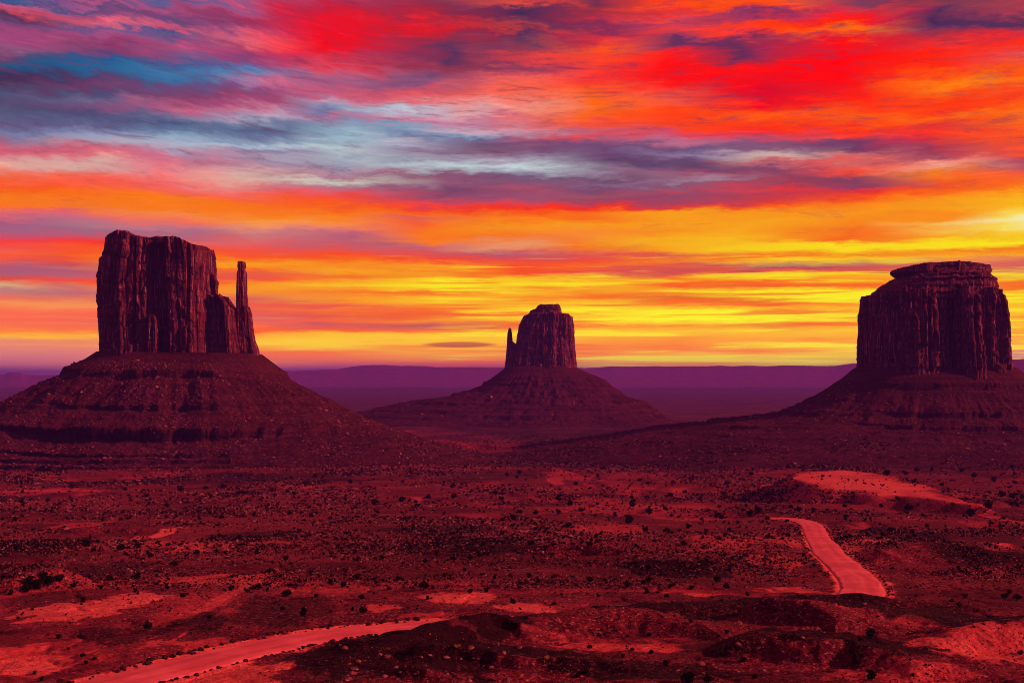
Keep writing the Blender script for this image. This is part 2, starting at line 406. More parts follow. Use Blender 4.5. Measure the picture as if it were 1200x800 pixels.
def obj_co(T):
    tc = T.n.new('ShaderNodeTexCoord')
    return tc.outputs['Object']


def scaled(T, co, s):
    nd = T.n.new('ShaderNodeMapping')
    nd.inputs['Scale'].default_value = s
    T.l.new(co, nd.inputs[0])
    return nd.outputs[0]


def attr(T, name):
    nd = T.n.new('ShaderNodeAttribute')
    nd.attribute_name = name
    return nd.outputs['Fac']


SOIL_SHADE_DARK = (0.020, 0.0030, 0.0050)  # dark soil tone, also the painted shade of hillocks and ledges
SOIL_RED = (0.19, 0.019, 0.028)
SOIL_PALE = (0.72, 0.135, 0.090)
ROAD_COL = (0.80, 0.19, 0.17)
ROCK = (0.20, 0.045, 0.050)


def ground_material():
    m, T, b = new_mat("desert_soil")
    co = obj_co(T)
    n1 = T.noise(scaled(T, co, (1, 1, 1)), 0.012, 6, 0.6)
    n2 = T.noise(co, 0.07, 6, 0.65)
    n3 = T.noise(co, 0.55, 5, 0.7)
    sand = attr(T, "sand")
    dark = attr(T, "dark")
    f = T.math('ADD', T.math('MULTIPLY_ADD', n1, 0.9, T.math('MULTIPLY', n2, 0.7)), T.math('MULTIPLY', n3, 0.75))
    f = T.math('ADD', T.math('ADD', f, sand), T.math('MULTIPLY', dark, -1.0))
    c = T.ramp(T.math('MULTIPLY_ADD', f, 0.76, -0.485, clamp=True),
               [(0.08, SOIL_SHADE_DARK), (0.34, (0.085, 0.0085, 0.014)), (0.52, SOIL_RED), (0.72, (0.45, 0.050, 0.046)), (0.95, SOIL_PALE)])
    # pebbles and tufts too small to model
    c = T.mix(attr(T, "scrub_haze"), c, T.mix(T.smooth(n1, 0.35, 0.65), (0.035, 0.010, 0.022), (0.085, 0.022, 0.036)))  # far scrub plain, with purple haze tint put into the ground colour
    tuft = T.noise(co, 1.5, 4, 0.75)
    bare = T.math('SUBTRACT', 1.0, dark, clamp=True)
    c = T.mix(T.math('MULTIPLY', T.smooth(tuft, 0.56, 0.64), T.math('MULTIPLY', bare, T.smooth(n1, 0.38, 0.56, 0.15, 0.85))), c, (0.56, 0.18, 0.15))
    c = T.mix(T.math('MULTIPLY', T.smooth(tuft, 0.44, 0.36), T.smooth(n2, 0.35, 0.60, 0.25, 0.9)), c, (0.016, 0.003, 0.005))
    T.l.new(c, b.inputs['Base Color'])
    bump(T, b, T.math('ADD', T.math('MULTIPLY', n3, 1.0), T.math('MULTIPLY', n2, 2.4)), 1.1, 1.0)
    return m


def road_material():
    m, T, b = new_mat("graded_dirt")
    co = obj_co(T)
    n1 = T.noise(co, 0.09, 5, 0.6)
    n2 = T.noise(co, 0.8, 5, 0.7)
    tr = attr(T, "track")
    rut = T.noise(T.vec(T.math('MULTIPLY', attr(T, "across"), 3.5), T.math('MULTIPLY', attr(T, "along"), 0.045), 0.0), 1.0, 4, 0.6)
    f = T.math('ADD', T.math('MULTIPLY', n1, 0.6), T.math('ADD', T.math('MULTIPLY', n2, 0.35), T.math('MULTIPLY', rut, 0.45)))
    c = T.mix(T.smooth(f, 0.52, 0.86), ROAD_COL, (0.55, 0.095, 0.09))
    c = T.mix(T.math('MULTIPLY', tr, T.smooth(n1, 0.30, 0.62, 0.15, 0.75)), c, (0.50, 0.085, 0.08))
    T.l.new(c, b.inputs['Base Color'])
    bump(T, b, n2, 0.08, 0.35)
    return m


def rock_material(name, streaks=True, tint=(0.72, 0.62, 0.72)):
    m, T, b = new_mat(name)
    co = obj_co(T)
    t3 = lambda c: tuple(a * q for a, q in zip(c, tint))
    big = T.noise(co, 0.02, 4, 0.6)
    fine = T.noise(co, 0.16, 6, 0.68)
    lay = T.noise(scaled(T, co, (0.010, 0.010, 0.14)), 1.0, 5, 0.6)
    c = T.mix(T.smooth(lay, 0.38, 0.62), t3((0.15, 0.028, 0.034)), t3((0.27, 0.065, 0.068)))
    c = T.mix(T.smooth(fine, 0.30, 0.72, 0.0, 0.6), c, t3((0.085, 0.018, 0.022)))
    if streaks:
        st = T.noise(scaled(T, co, (0.16, 0.16, 0.012)), 1.0, 6, 0.65, 0.6)
        st2 = T.noise(scaled(T, co, (0.34, 0.34, 0.022)), 1.0, 5, 0.65, 0.3)
        c = T.mix(T.smooth(st, 0.46, 0.62, 0.0, 0.80), c, t3((0.040, 0.010, 0.014)))
        c = T.mix(T.smooth(st2, 0.53, 0.66, 0.0, 0.85), c, t3((0.62, 0.22, 0.22)))
        h = T.math('ADD', T.math('MULTIPLY', st, 2.2), T.math('ADD', T.math('MULTIPLY', fine, 1.4), T.math('MULTIPLY', lay, 0.8)))
    else:
        rub = T.n.new('ShaderNodeTexVoronoi')
        rub.inputs['Scale'].default_value = 0.16
        T.l.new(co, rub.inputs['Vector'])
        spk = T.math('MULTIPLY', T.smooth(rub.outputs['Distance'], 0.30, 0.12), T.smooth(big, 0.42, 0.60))
        c = T.mix(T.math('MULTIPLY', spk, 0.6), c, t3((0.42, 0.13, 0.12)))
        h = T.math('ADD', T.math('MULTIPLY', fine, 2.4), T.math('ADD', T.math('MULTIPLY', lay, 1.2), spk))
    T.l.new(c, b.inputs['Base Color'])
    bump(T, b, h, 2.2, 0.9)
    return m


def plain_material(name, c1, c2, scale=1.2, bd=0.05):
    m, T, b = new_mat(name)
    co = obj_co(T)
    n = T.noise(co, scale, 5, 0.65)
    inf = T.n.new('ShaderNodeObjectInfo')
    c = T.mix(T.smooth(n, 0.35, 0.65), c1, c2)
    c = T.mix(1.0, c, T.ramp(inf.outputs['Random'], [(0, (0.7, 0.7, 0.7)), (1, (1.25, 1.2, 1.2))]), 'MULTIPLY')
    T.l.new(c, b.inputs['Base Color'])
    if bd:
        bump(T, b, n, bd, 0.7)
    return m


M_GROUND = ground_material()
M_ROAD = road_material()
M_CLIFF = rock_material("varnished_sandstone", True)
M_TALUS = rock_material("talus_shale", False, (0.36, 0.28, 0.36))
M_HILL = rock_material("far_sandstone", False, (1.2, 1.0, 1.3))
M_JUNIPER = plain_material("juniper_foliage", (0.008, 0.007, 0.004), (0.020, 0.016, 0.009), 2.0, 0)
M_TRUNK = plain_material("juniper_bark", (0.05, 0.025, 0.02), (0.10, 0.05, 0.04), 5.0, 0.03)
M_SAGE = plain_material("sagebrush_twigs", (0.008, 0.003, 0.003), (0.028, 0.010, 0.009), 0.15, 0)
M_DRY = plain_material("dry_grass_blades", (0.45, 0.16, 0.12), (0.70, 0.29, 0.22), 0.15, 0)
M_YELLOW = plain_material("rabbitbrush_flowers", (0.52, 0.20, 0.04), (0.66, 0.30, 0.06), 2.0, 0)
M_STONE = plain_material("dark_stone", (0.018, 0.004, 0.005), (0.06, 0.013, 0.014), 1.5, 0.08)
M_BOULDER = plain_material("fallen_sandstone", (0.09, 0.022, 0.025), (0.40, 0.125, 0.12), 0.4, 0.2)

# ------------------------------------------------------------------ terrain
_R = np.array([0, 20, 150, 200, 330, 500, 700, 1000, 1400, 1750, 2500, 3300, 5000, 10000, 20000, 60000], float)
_H = np.array([-2.5, -8, -38, -44, -50, -60, -72, -87, -99, -107, -109, -107, -116, -134, -146, -158], float)


def base_h(r):
    # smooth interpolation through the control points
    return np.interp(r, _R, _H)


def at(x, y, d):
    """photo column, row and distance along the view axis -> a point of the valley"""
    return ((x - 600) / F * d, d, (HZ - y) / F * d)


def seg_dist(X, Y, P):
    """distance to polyline P (n,2+) and interpolated extra columns"""
    best = np.full(X.shape, 1e18)
    ext = np.zeros(X.shape + (P.shape[1] - 2,))
    side = np.zeros(X.shape)
    par = np.zeros(X.shape)
    L = 0
    for i in range(len(P) - 1):
        a, b = P[i], P[i + 1]
        dx, dy = b[0] - a[0], b[1] - a[1]
        l2 = dx * dx + dy * dy
        t = np.clip(((X - a[0]) * dx + (Y - a[1]) * dy) / l2, 0, 1)
        d = np.hypot(X - a[0] - t * dx, Y - a[1] - t * dy)
        m = d < best
        best = np.where(m, d, best)
        side = np.where(m, np.clip(((X - a[0]) * dy - (Y - a[1]) * dx) / math.sqrt(l2) / (d + 0.05), -1, 1), side)
        par = np.where(m, L + t * math.sqrt(l2), par)
        for k in range(P.shape[1] - 2):
            ext[..., k] = np.where(m, a[2 + k] + t * (b[2 + k] - a[2 + k]), ext[..., k])
        L += math.sqrt(l2)
    return best, ext, side, par


# crests of hillocks and banks: (column, row, distance) points, slope towards the viewer, slope away, roundness
RIDGES = [
    ([(320, 830, 196), (372, 800, 205), (420, 764, 218), (460, 744, 226), (505, 733, 233), (545, 724, 240)], 0.42, 0.30, 3.0),
    ([(545, 722, 240), (570, 716, 246), (600, 724, 244), (612, 744, 236)], 1.4, 0.35, 0.8),
    ([(600, 730, 246), (640, 720, 250), (690, 712, 256), (745, 709, 260), (800, 722, 256), (842, 744, 246)], 0.50, 0.25, 2.5),
    ([(700, 712, 275), (790, 706, 282), (860, 703, 290), (920, 699, 294), (1000, 695, 297), (1070, 702, 300), (1140, 714, 292)], 0.42, 0.28, 3.0),
    ([(890, 741, 227), (955, 743, 224), (1005, 746, 222), (1045, 757, 217), (1080, 774, 209)], 0.95, 0.16, 0.5),
    ([(896, 694, 272), (930, 699, 268), (965, 713, 262), (977, 726, 256)], 1.7, 0.2, 0.5),
    ([(1105, 742, 240), (1150, 730, 246), (1200, 722, 250), (1290, 712, 255)], 0.45, 0.3, 2.5),
    ([(485, 757, 218), (530, 759, 217), (575, 763, 214)], 1.6, 0.12, 1.0),
    ([(500, 772, 208), (540, 790, 202), (575, 812, 196)], 0.8, 0.3, 1.0),
    ([(600, 764, 214), (650, 770, 212), (700, 774, 209), (760, 788, 204)], 1.6, 0.12, 0.8),
    ([(510, 686, 330), (560, 682, 334), (620, 681, 336), (670, 684, 335), (690, 690, 332)], 0.55, 0.10, 0.8),
    ([(-60, 690, 325), (0, 682, 332), (35, 672, 338), (72, 664, 345)], 0.9, 0.12, 0.6),
    ([(10, 634, 500), (60, 631, 505), (105, 634, 500)], 0.7, 0.10, 0.8),
    ([(95, 618, 590), (150, 616, 595), (210, 619, 590)], 0.7, 0.10, 0.8),
    ([(205, 640, 470), (260, 636, 476), (330, 638, 470), (395, 645, 462)], 0.6, 0.10, 0.8),
    ([(500, 642, 455), (540, 640, 460), (600, 643, 456)], 0.7, 0.10, 0.8),
    ([(610, 640, 462), (680, 637, 470), (730, 642, 460)], 0.6, 0.10, 0.8),
    ([(960, 664, 400), (1000, 650, 415), (1050, 640, 430), (1090, 636, 440), (1130, 640, 440)], 0.30, 0.2, 3.0),
    ([(1010, 668, 380), (1060, 664, 386), (1120, 668, 380), (1230, 660, 390)], 0.5, 0.14, 1.0),
    ([(1120, 655, 420), (1200, 648, 430), (1280, 650, 430)], 0.6, 0.14, 1.2),
    ([(700, 660, 400), (760, 655, 410), (830, 660, 402), (870, 668, 390)], 0.30, 0.12, 1.5),
    ([(740, 513, 2250), (820, 505, 2200), (900, 498, 2100), (1010, 493, 2000)], 0.20, 0.10, 20.0),
    ([(420, 524, 1900), (470, 516, 2000), (520, 516, 2100)], 0.2, 0.1, 10.0),
]
RIDGES = [(np.array([at(*p) for p in pts]), sf, sb, rr) for pts, sf, sb, rr in RIDGES]
# flat-topped bare terrace beside the road
MESA = np.array([at(x, y, 74 * F / (y - HZ))[:2] for x, y in
                 [(926, 553), (985, 550), (1040, 556), (1086, 571), (1120, 583), (1150, 592), (1105, 588), (1062, 581), (1030, 581), (1000, 574), (975, 575), (950, 567), (930, 563), (918, 559)]])


def poly_sdf(X, Y, P):
    """signed distance to a closed polygon, negative inside"""
    d = np.full(X.shape, 1e18)
    ins = np.zeros(X.shape, bool)
    for i in range(len(P)):
        a, b = P[i], P[(i + 1) % len(P)]
        dx, dy = b[0] - a[0], b[1] - a[1]
        t = np.clip(((X - a[0]) * dx + (Y - a[1]) * dy) / (dx * dx + dy * dy), 0, 1)
        d = np.minimum(d, np.hypot(X - a[0] - t * dx, Y - a[1] - t * dy))
        c = ((a[1] > Y) != (b[1] > Y)) & (X < (b[0] - a[0]) * (Y - a[1]) / (b[1] - a[1] + 1e-12) + a[0])
        ins ^= c
    return np.where(ins, -d, d)


def terrain_raw(X, Y):
    r = np.hypot(X, Y)
    z = base_h(r)
    near = sstep(60, 160, r)
    k = np.clip(r / 600.0, 0.35, 1.6)
    far = 1 - 0.6 * sstep(2500, 6000, r)
    z = z + near * far * (2.6 * k * fbm2(X / 170, Y / 170, 4, 11) + 0.9 * fbm2(X / 34, Y / 34, 4, 21) + 0.30 * fbm2(X / 7, Y / 7, 3, 31) - 0.55 * (1 - sstep(420, 700, r)) * np.exp(-(fbm2(X / 22, Y / 22, 4, 33) / 0.06) ** 2) + 0.10 * fbm2(X / 2.2, Y / 2.2, 2, 35))
    # dry washes cut into the plain
    wv = np.abs(fbm2(X / 210 + 4, Y / 210, 4, 51))
    z = z - near * 1.6 * k * np.exp(-(wv / 0.045) ** 2) * sstep(120, 260, r) * (1 - sstep(2500, 4000, r))
    # ledges where a harder layer crops out
    e = z + 2.5 * fbm2(X / 60, Y / 60, 3, 61)
    st = (e / 5.5) - np.floor(e / 5.5)
    z = z + near * 1.1 * (sstep(0.42, 0.58, st) - st) * sstep(170, 300, r) * (1 - sstep(1600, 2500, r))
    for P, sf, sb, rr in RIDGES:
        lo = P[:, :2].min(0) - 160
        hi = P[:, :2].max(0) + 160
        big = rr >= 10
        if big:
            lo -= 500; hi += 500
        m = (X > lo[0]) & (X < hi[0]) & (Y > lo[1]) & (Y < hi[1])
        if not m.any():
            continue
        xs, ys = X[m], Y[m]
        wob = 5.5 * fbm2(xs / 17, ys / 17, 5, 71) * (8 if big else 1)
        d, ext, side, par = seg_dist(xs + wob * 0.6, ys + wob, P)
        slope = sb + (sf - sb) * (0.5 + 0.5 * side)   # side > 0: towards the viewer
        c = ext[..., 0] + (0.75 * fbm2(xs / 10, ys / 10, 5, 81) - 0.2) * (4 if big else 1)
        gul = 1 + 0.22 * fbm2(xs / 13, ys / 13, 4, 91)
        zr = c - (np.sqrt(d * d + rr * rr) - rr) * slope * gul
        rill = np.abs(fbm2(par / 5.0 + 11, d / 22.0, 4, 93, 0.6))
        zr = zr - (1.5 * sstep(0.4, 6, d) * (0.30 - rill)) * (not big)
        zz = z[m]
        h = np.clip(0.5 + 0.5 * (zr - zz) / 1.2, 0, 1)
        z[m] = zz * (1 - h) + zr * h + 1.2 * h * (1 - h) * 0.5
    s = poly_sdf(X, Y, MESA) + 10 * fbm2(X / 40, Y / 40, 3, 95)
    z = np.where(s < 60, np.maximum(z, -74 + 0.6 * fbm2(X / 30, Y / 30, 3, 97) - np.clip(s, 0, 60) * 0.55), z)
    return z


def smooth_line(pts, n):
    """Catmull-Rom through the points, n samples"""
    P = np.array(pts, float)
    P = np.vstack([2 * P[0] - P[1], P, 2 * P[-1] - P[-2]])
    out = []
    for i in range(1, len(P) - 2):
        t = np.linspace(0, 1, 24, endpoint=False)[:, None]
        a, b, c, d = P[i - 1], P[i], P[i + 1], P[i + 2]
        out.append(0.5 * ((2 * b) + (c - a) * t + (2 * a - 5 * b + 4 * c - d) * t ** 2 + (3 * b - a - 3 * c + d) * t ** 3))
    Q = np.vstack(out + [P[-2][None]])
    L = np.concatenate([[0], np.cumsum(np.hypot(*np.diff(Q[:, :2], axis=0).T))])
    s = np.linspace(0, L[-1], n)
    return np.stack([np.interp(s, L, Q[:, k]) for k in range(Q.shape[1])], 1)


def on_base(x, y):
    ds = np.geomspace(120, 4000, 4000)
    yy = HZ - F * base_h(ds * math.sqrt(1 + ((x - 600) / F) ** 2)) / ds
    d = float(np.interp(-y, -yy, ds))
    return ((x - 600) / F * d, d)


ROADS = [
    dict(px=[(-60, 862), (60, 824), (150, 799), (250, 774), (330, 757), (420, 741), (490, 732), (540, 728), (575, 727.5), (592, 727)], half=5.4),
    dict(px=[(917, 606), (933, 607.5), (948, 612), (957, 622), (966, 640), (975, 653), (991, 666), (1005, 678), (1011, 690), (1009, 697), (1006, 702)], half=5.2),
]
for rd in ROADS:
    q = smooth_line([on_base(*p) for p in rd['px']], 260)
    zr = terrain_raw(q[:, 0].copy(), q[:, 1].copy())
    base = base_h(np.hypot(q[:, 0], q[:, 1]))
    zr = np.minimum(zr, base + 1.0)
    k = np.ones(41) / 41
    zr = np.convolve(np.pad(zr, 20, mode='edge'), k, 'valid')
    rd['line'] = np.column_stack([q, zr])

PALE = [  # bare sandy patches: column, row, half width, half height in rows, amount
    (110, 740, 170, 60, .16), (90, 715, 60, 13, .7), (150, 704, 40, 10, .68), (30, 775, 80, 24, .65), (205, 745, 16, 16, .5), (250, 760, 60, 8, .45), (280, 795, 70, 16, .6), (200, 722, 20, 12, .3),
    (240, 680, 70, 7, .45), (268, 700, 12, 18, .4), (187, 628, 9, 6, .7), (85, 618, 28, 8, .45), (240, 645, 40, 5, .4), (60, 575, 50, 6, .35),
    (445, 712, 26, 6, .6), (535, 700, 40, 7, .6), (620, 712, 36, 6, .55), (500, 722, 40, 5, .35), (820, 696, 24, 2.5, .7), (665, 560, 30, 9, .35),
    (755, 565, 60, 12, .25), (705, 590, 60, 10, .25), (720, 620, 40, 9, .3), (850, 640, 50, 8, .3), (1120, 770, 90, 10, .55), (1180, 760, 60, 16, .45), (1040, 795, 90, 8, .3),
    (960, 640, 60, 14, .35), (1010, 635, 30, 4, .6), (1170, 635, 20, 3, .6), (1190, 610, 12, 16, .45), (1010, 590, 90, 6, .35), (720, 765, 70, 8, .45),
    (690, 755, 50, 7, .3), (790, 755, 40, 8, .3), (620, 750, 30, 5, .2), (905, 660, 30, 6, .4), (930, 692, 40, 3, .5), (600, 523, 60, 3, .35), (440, 505, 60, 2, .35), (460, 560, 60, 8, .2),
]
DARKP = [  # maroon soil, plus shade painted onto hillock and ledge fronts
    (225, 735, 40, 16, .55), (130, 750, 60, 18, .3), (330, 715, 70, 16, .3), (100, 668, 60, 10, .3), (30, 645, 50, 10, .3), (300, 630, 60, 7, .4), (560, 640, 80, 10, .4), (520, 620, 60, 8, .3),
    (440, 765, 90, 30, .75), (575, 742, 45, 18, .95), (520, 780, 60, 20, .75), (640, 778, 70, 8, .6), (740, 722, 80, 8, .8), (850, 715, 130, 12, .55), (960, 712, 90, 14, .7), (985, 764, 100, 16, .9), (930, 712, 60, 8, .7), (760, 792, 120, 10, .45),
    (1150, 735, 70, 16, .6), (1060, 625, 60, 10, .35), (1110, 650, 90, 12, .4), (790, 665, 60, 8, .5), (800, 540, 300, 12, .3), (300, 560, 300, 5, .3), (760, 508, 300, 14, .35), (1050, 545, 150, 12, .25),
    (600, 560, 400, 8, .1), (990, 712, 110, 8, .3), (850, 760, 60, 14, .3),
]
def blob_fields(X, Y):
    """soil patches and painted ledge shade, laid on the valley floor in world metres"""
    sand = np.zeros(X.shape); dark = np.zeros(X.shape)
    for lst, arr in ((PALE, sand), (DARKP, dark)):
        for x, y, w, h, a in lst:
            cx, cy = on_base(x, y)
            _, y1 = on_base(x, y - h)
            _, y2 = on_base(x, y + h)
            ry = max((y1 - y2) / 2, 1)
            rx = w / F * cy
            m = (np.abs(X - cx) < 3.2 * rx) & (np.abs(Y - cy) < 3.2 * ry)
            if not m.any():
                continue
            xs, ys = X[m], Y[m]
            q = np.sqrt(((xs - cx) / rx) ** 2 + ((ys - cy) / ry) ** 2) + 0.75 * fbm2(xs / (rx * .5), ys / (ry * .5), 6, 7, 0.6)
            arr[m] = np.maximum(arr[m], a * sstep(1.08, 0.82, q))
    for rd in ROADS:                                     # sand spilled over the shoulders
        P = rd['line']
        m = (np.abs(X - P[:, 0].mean()) < 260) & (np.abs(Y - P[:, 1].mean()) < 320)
        if m.any():
            d, _, _, _ = seg_dist(X[m], Y[m], P[::3])
            nn = fbm2(X[m] / 4.0, Y[m] / 4.0, 4, 303)
            sand[m] = np.maximum(sand[m], 0.95 * sstep(rd['half'] + 2.6 + 3.2 * nn, rd['half'] + 0.2 + 1.5 * nn, d))
    s = poly_sdf(X, Y, MESA) + 16 * fbm2(X / 28, Y / 45, 5, 95)
    sand = np.maximum(sand, (0.62 + 0.2 * fbm2(X / 18, Y / 30, 3, 96)) * sstep(6, -10, s))
    wv = np.abs(fbm2(X / 210 + 4, Y / 210, 4, 51))
    sand = np.maximum(sand, 0.28 * np.exp(-(wv / 0.05) ** 2) * sstep(120, 260, np.hypot(X, Y)))
    return sand, dark


def ground_z(X, Y):
    z = terrain_raw(X, Y)
    for rd in ROADS:
        P = rd['line']
        m = (X > P[:, 0].min() - 40) & (X < P[:, 0].max() + 40) & (Y > P[:, 1].min() - 40) & (Y < P[:, 1].max() + 40)
        if not m.any():
            continue
        d, ext, side, _ = seg_dist(X[m], Y[m], P[::3])
        w = sstep(rd['half'] + 9, rd['half'] + 1.2, d)
        berm = 0.35 * np.exp(-((d - rd['half'] - 1.2) / 0.8) ** 2)
        z[m] = z[m] * (1 - w) + (ext[..., 0] - 0.35) * w + berm
    return z


az_in = np.radians(np.arange(-27.0, 27.001, 0.052))
az_out = np.radians(np.concatenate([np.arange(28, 60, 1.5), np.arange(60, 180, 6)]))
AZ = np.concatenate([-az_out[::-1], az_in, az_out, [math.pi]])
_rr = np.geomspace(140, 6000, 20000)
_yy = HZ - F * base_h(_rr) / _rr
_rows = np.concatenate([np.arange(855, 545, -0.52), np.arange(545, 476, -0.34)])
RAD = np.concatenate([np.linspace(2, 135, 40), np.interp(-_rows, -_yy, _rr), np.geomspace(5400, 60000, 70)])
RAD = np.unique(np.round(RAD, 3))
GA, GR = np.meshgrid(AZ, RAD)
GX, GY = GR * np.sin(GA), GR * np.cos(GA)
GZ = ground_z(GX, GY)
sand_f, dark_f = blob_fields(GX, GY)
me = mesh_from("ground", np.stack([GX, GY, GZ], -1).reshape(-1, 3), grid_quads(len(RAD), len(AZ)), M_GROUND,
               attrs=dict(sand=sand_f, dark=dark_f, scrub_haze=0.9 * sstep(1500, 3600, GR + 500 * fbm2(GX / 500, GY / 900, 4, 301))))
tag(link("ground", me), kind='structure')

# lookup of the visible valley floor for scattering things on it
_in = np.abs(AZ) < math.radians(27.05)
SA, SX, SY, SZ = AZ[_in], GX[:, _in], GY[:, _in], GZ[:, _in]
SP = HZ - F * SZ / np.maximum(SY, 1e-3)
SP[RAD < 100] = 5000
SV = np.minimum.accumulate(SP, axis=0)


def on_ground(x, y):
    """where the line of sight through photo point (x, y) first meets the ground"""
    a = math.atan((x - 600) / F)
    j = int(np.clip(np.searchsorted(SA, a), 0, len(SA) - 1))
    i = int(np.searchsorted(-SV[:, j], -y))
    i = min(max(i, 1), len(RAD) - 1)
    y0, y1 = SP[i - 1, j], SP[i, j]
    t = float(np.clip((y0 - y) / (y0 - y1 + 1e-9), 0, 1))
    return tuple(float(A[i - 1, j] * (1 - t) + A[i, j] * t) for A in (SX, SY, SZ))


def height_at(x, y):
    return float(ground_z(np.array([x]), np.array([y]))[0])


# ------------------------------------------------------------------ roads
for rd, nm in zip(ROADS, ("road", "road")):
    P = rd['line']
    tan = np.gradient(P[:, :2], axis=0)
    tan /= np.linalg.norm(tan, axis=1)[:, None]
    nrm = np.stack([tan[:, 1], -tan[:, 0]], 1)
    rd['nrm'] = nrm
    us = np.linspace(-1, 1, 25)
    V, tr = [], []
    for u in us:
        edge = rd['half'] * u * (1 + 0.16 * fbm2(np.arange(len(P)) / 4.0, np.full(len(P), np.sign(u) * 3.0), 4, 5) * abs(u) ** 3)
        xy = P[:, :2] + nrm * edge[:, None]
        zc = P[:, 2] - 0.10 * u * u - 0.28 * (abs(u) > 0.99) 
        V.append(np.column_stack([xy, zc]))
        tr.append(np.full(len(P), math.exp(-((abs(u) - .42) / .2) ** 2)))
    V = np.stack(V, 1)
    me = mesh_from(nm, V.reshape(-1, 3), grid_quads(len(P), len(us)), M_ROAD, attrs=dict(track=np.stack(tr, 1), across=np.broadcast_to(us, V.shape[:2]), along=np.broadcast_to(np.concatenate([[0], np.cumsum(np.hypot(*np.diff(P[:, :2], axis=0).T))])[:, None], V.shape[:2])))
    tag(link(nm, me), kind='structure')

# ------------------------------------------------------------------ buttes
class Columns:
    """random sandstone columns along a cliff: offset as a function of arc length and height"""
    def __init__(self, L, seed, wmin, wmax, amp, depth):
        rng = np.random.default_rng(seed)
        b = [0.0]
        while b[-1] < L:
            b.append(b[-1] + wmin + (wmax - wmin) * rng.beta(0.8, 1.7) * 1.5)
        b = np.array(b) * L / b[-1]
        n = len(b) - 1
        self.b, self.L, self.depth = b, L, depth
        self.off = rng.normal(0, amp, n)
        self.ht = rng.uniform(0.25, 1.5, n)
        self.step = rng.uniform(0.4, 1.4, n) * amp
        self.h0 = rng.uniform(0.05, 0.6, n)
        self.h1 = self.h0 + rng.uniform(0.1, 0.45, n)
        self.alc = np.where(rng.random(n) < 0.35, rng.uniform(0.5, 1.5, n) * amp, 0)
        self.w = np.diff(b)

    def __call__(self, a, t):
        a = np.mod(a, self.L)
        i = np.clip(np.searchsorted(self.b, a, 'right') - 1, 0, len(self.w) - 1)
        u = (a - self.b[i]) / self.w[i] * 2 - 1
        prof = np.sqrt(np.clip(1 - np.abs(u) ** 2.6, 0, 1))
        o = self.off[i] + self.depth * np.minimum(self.w[i] * 0.5, 8) * (prof - 0.7)
        o = o - self.step[i] * sstep(-0.01, 0.015, t - self.ht[i] + 0.06 * u * u)
        arch = self.h1[i] - 0.10 * u * u
        o = o - self.alc[i] * sstep(self.h0[i], self.h0[i] + .02, t) * sstep(arch + .015, arch, t) * (np.abs(u) < 0.8)
        return o


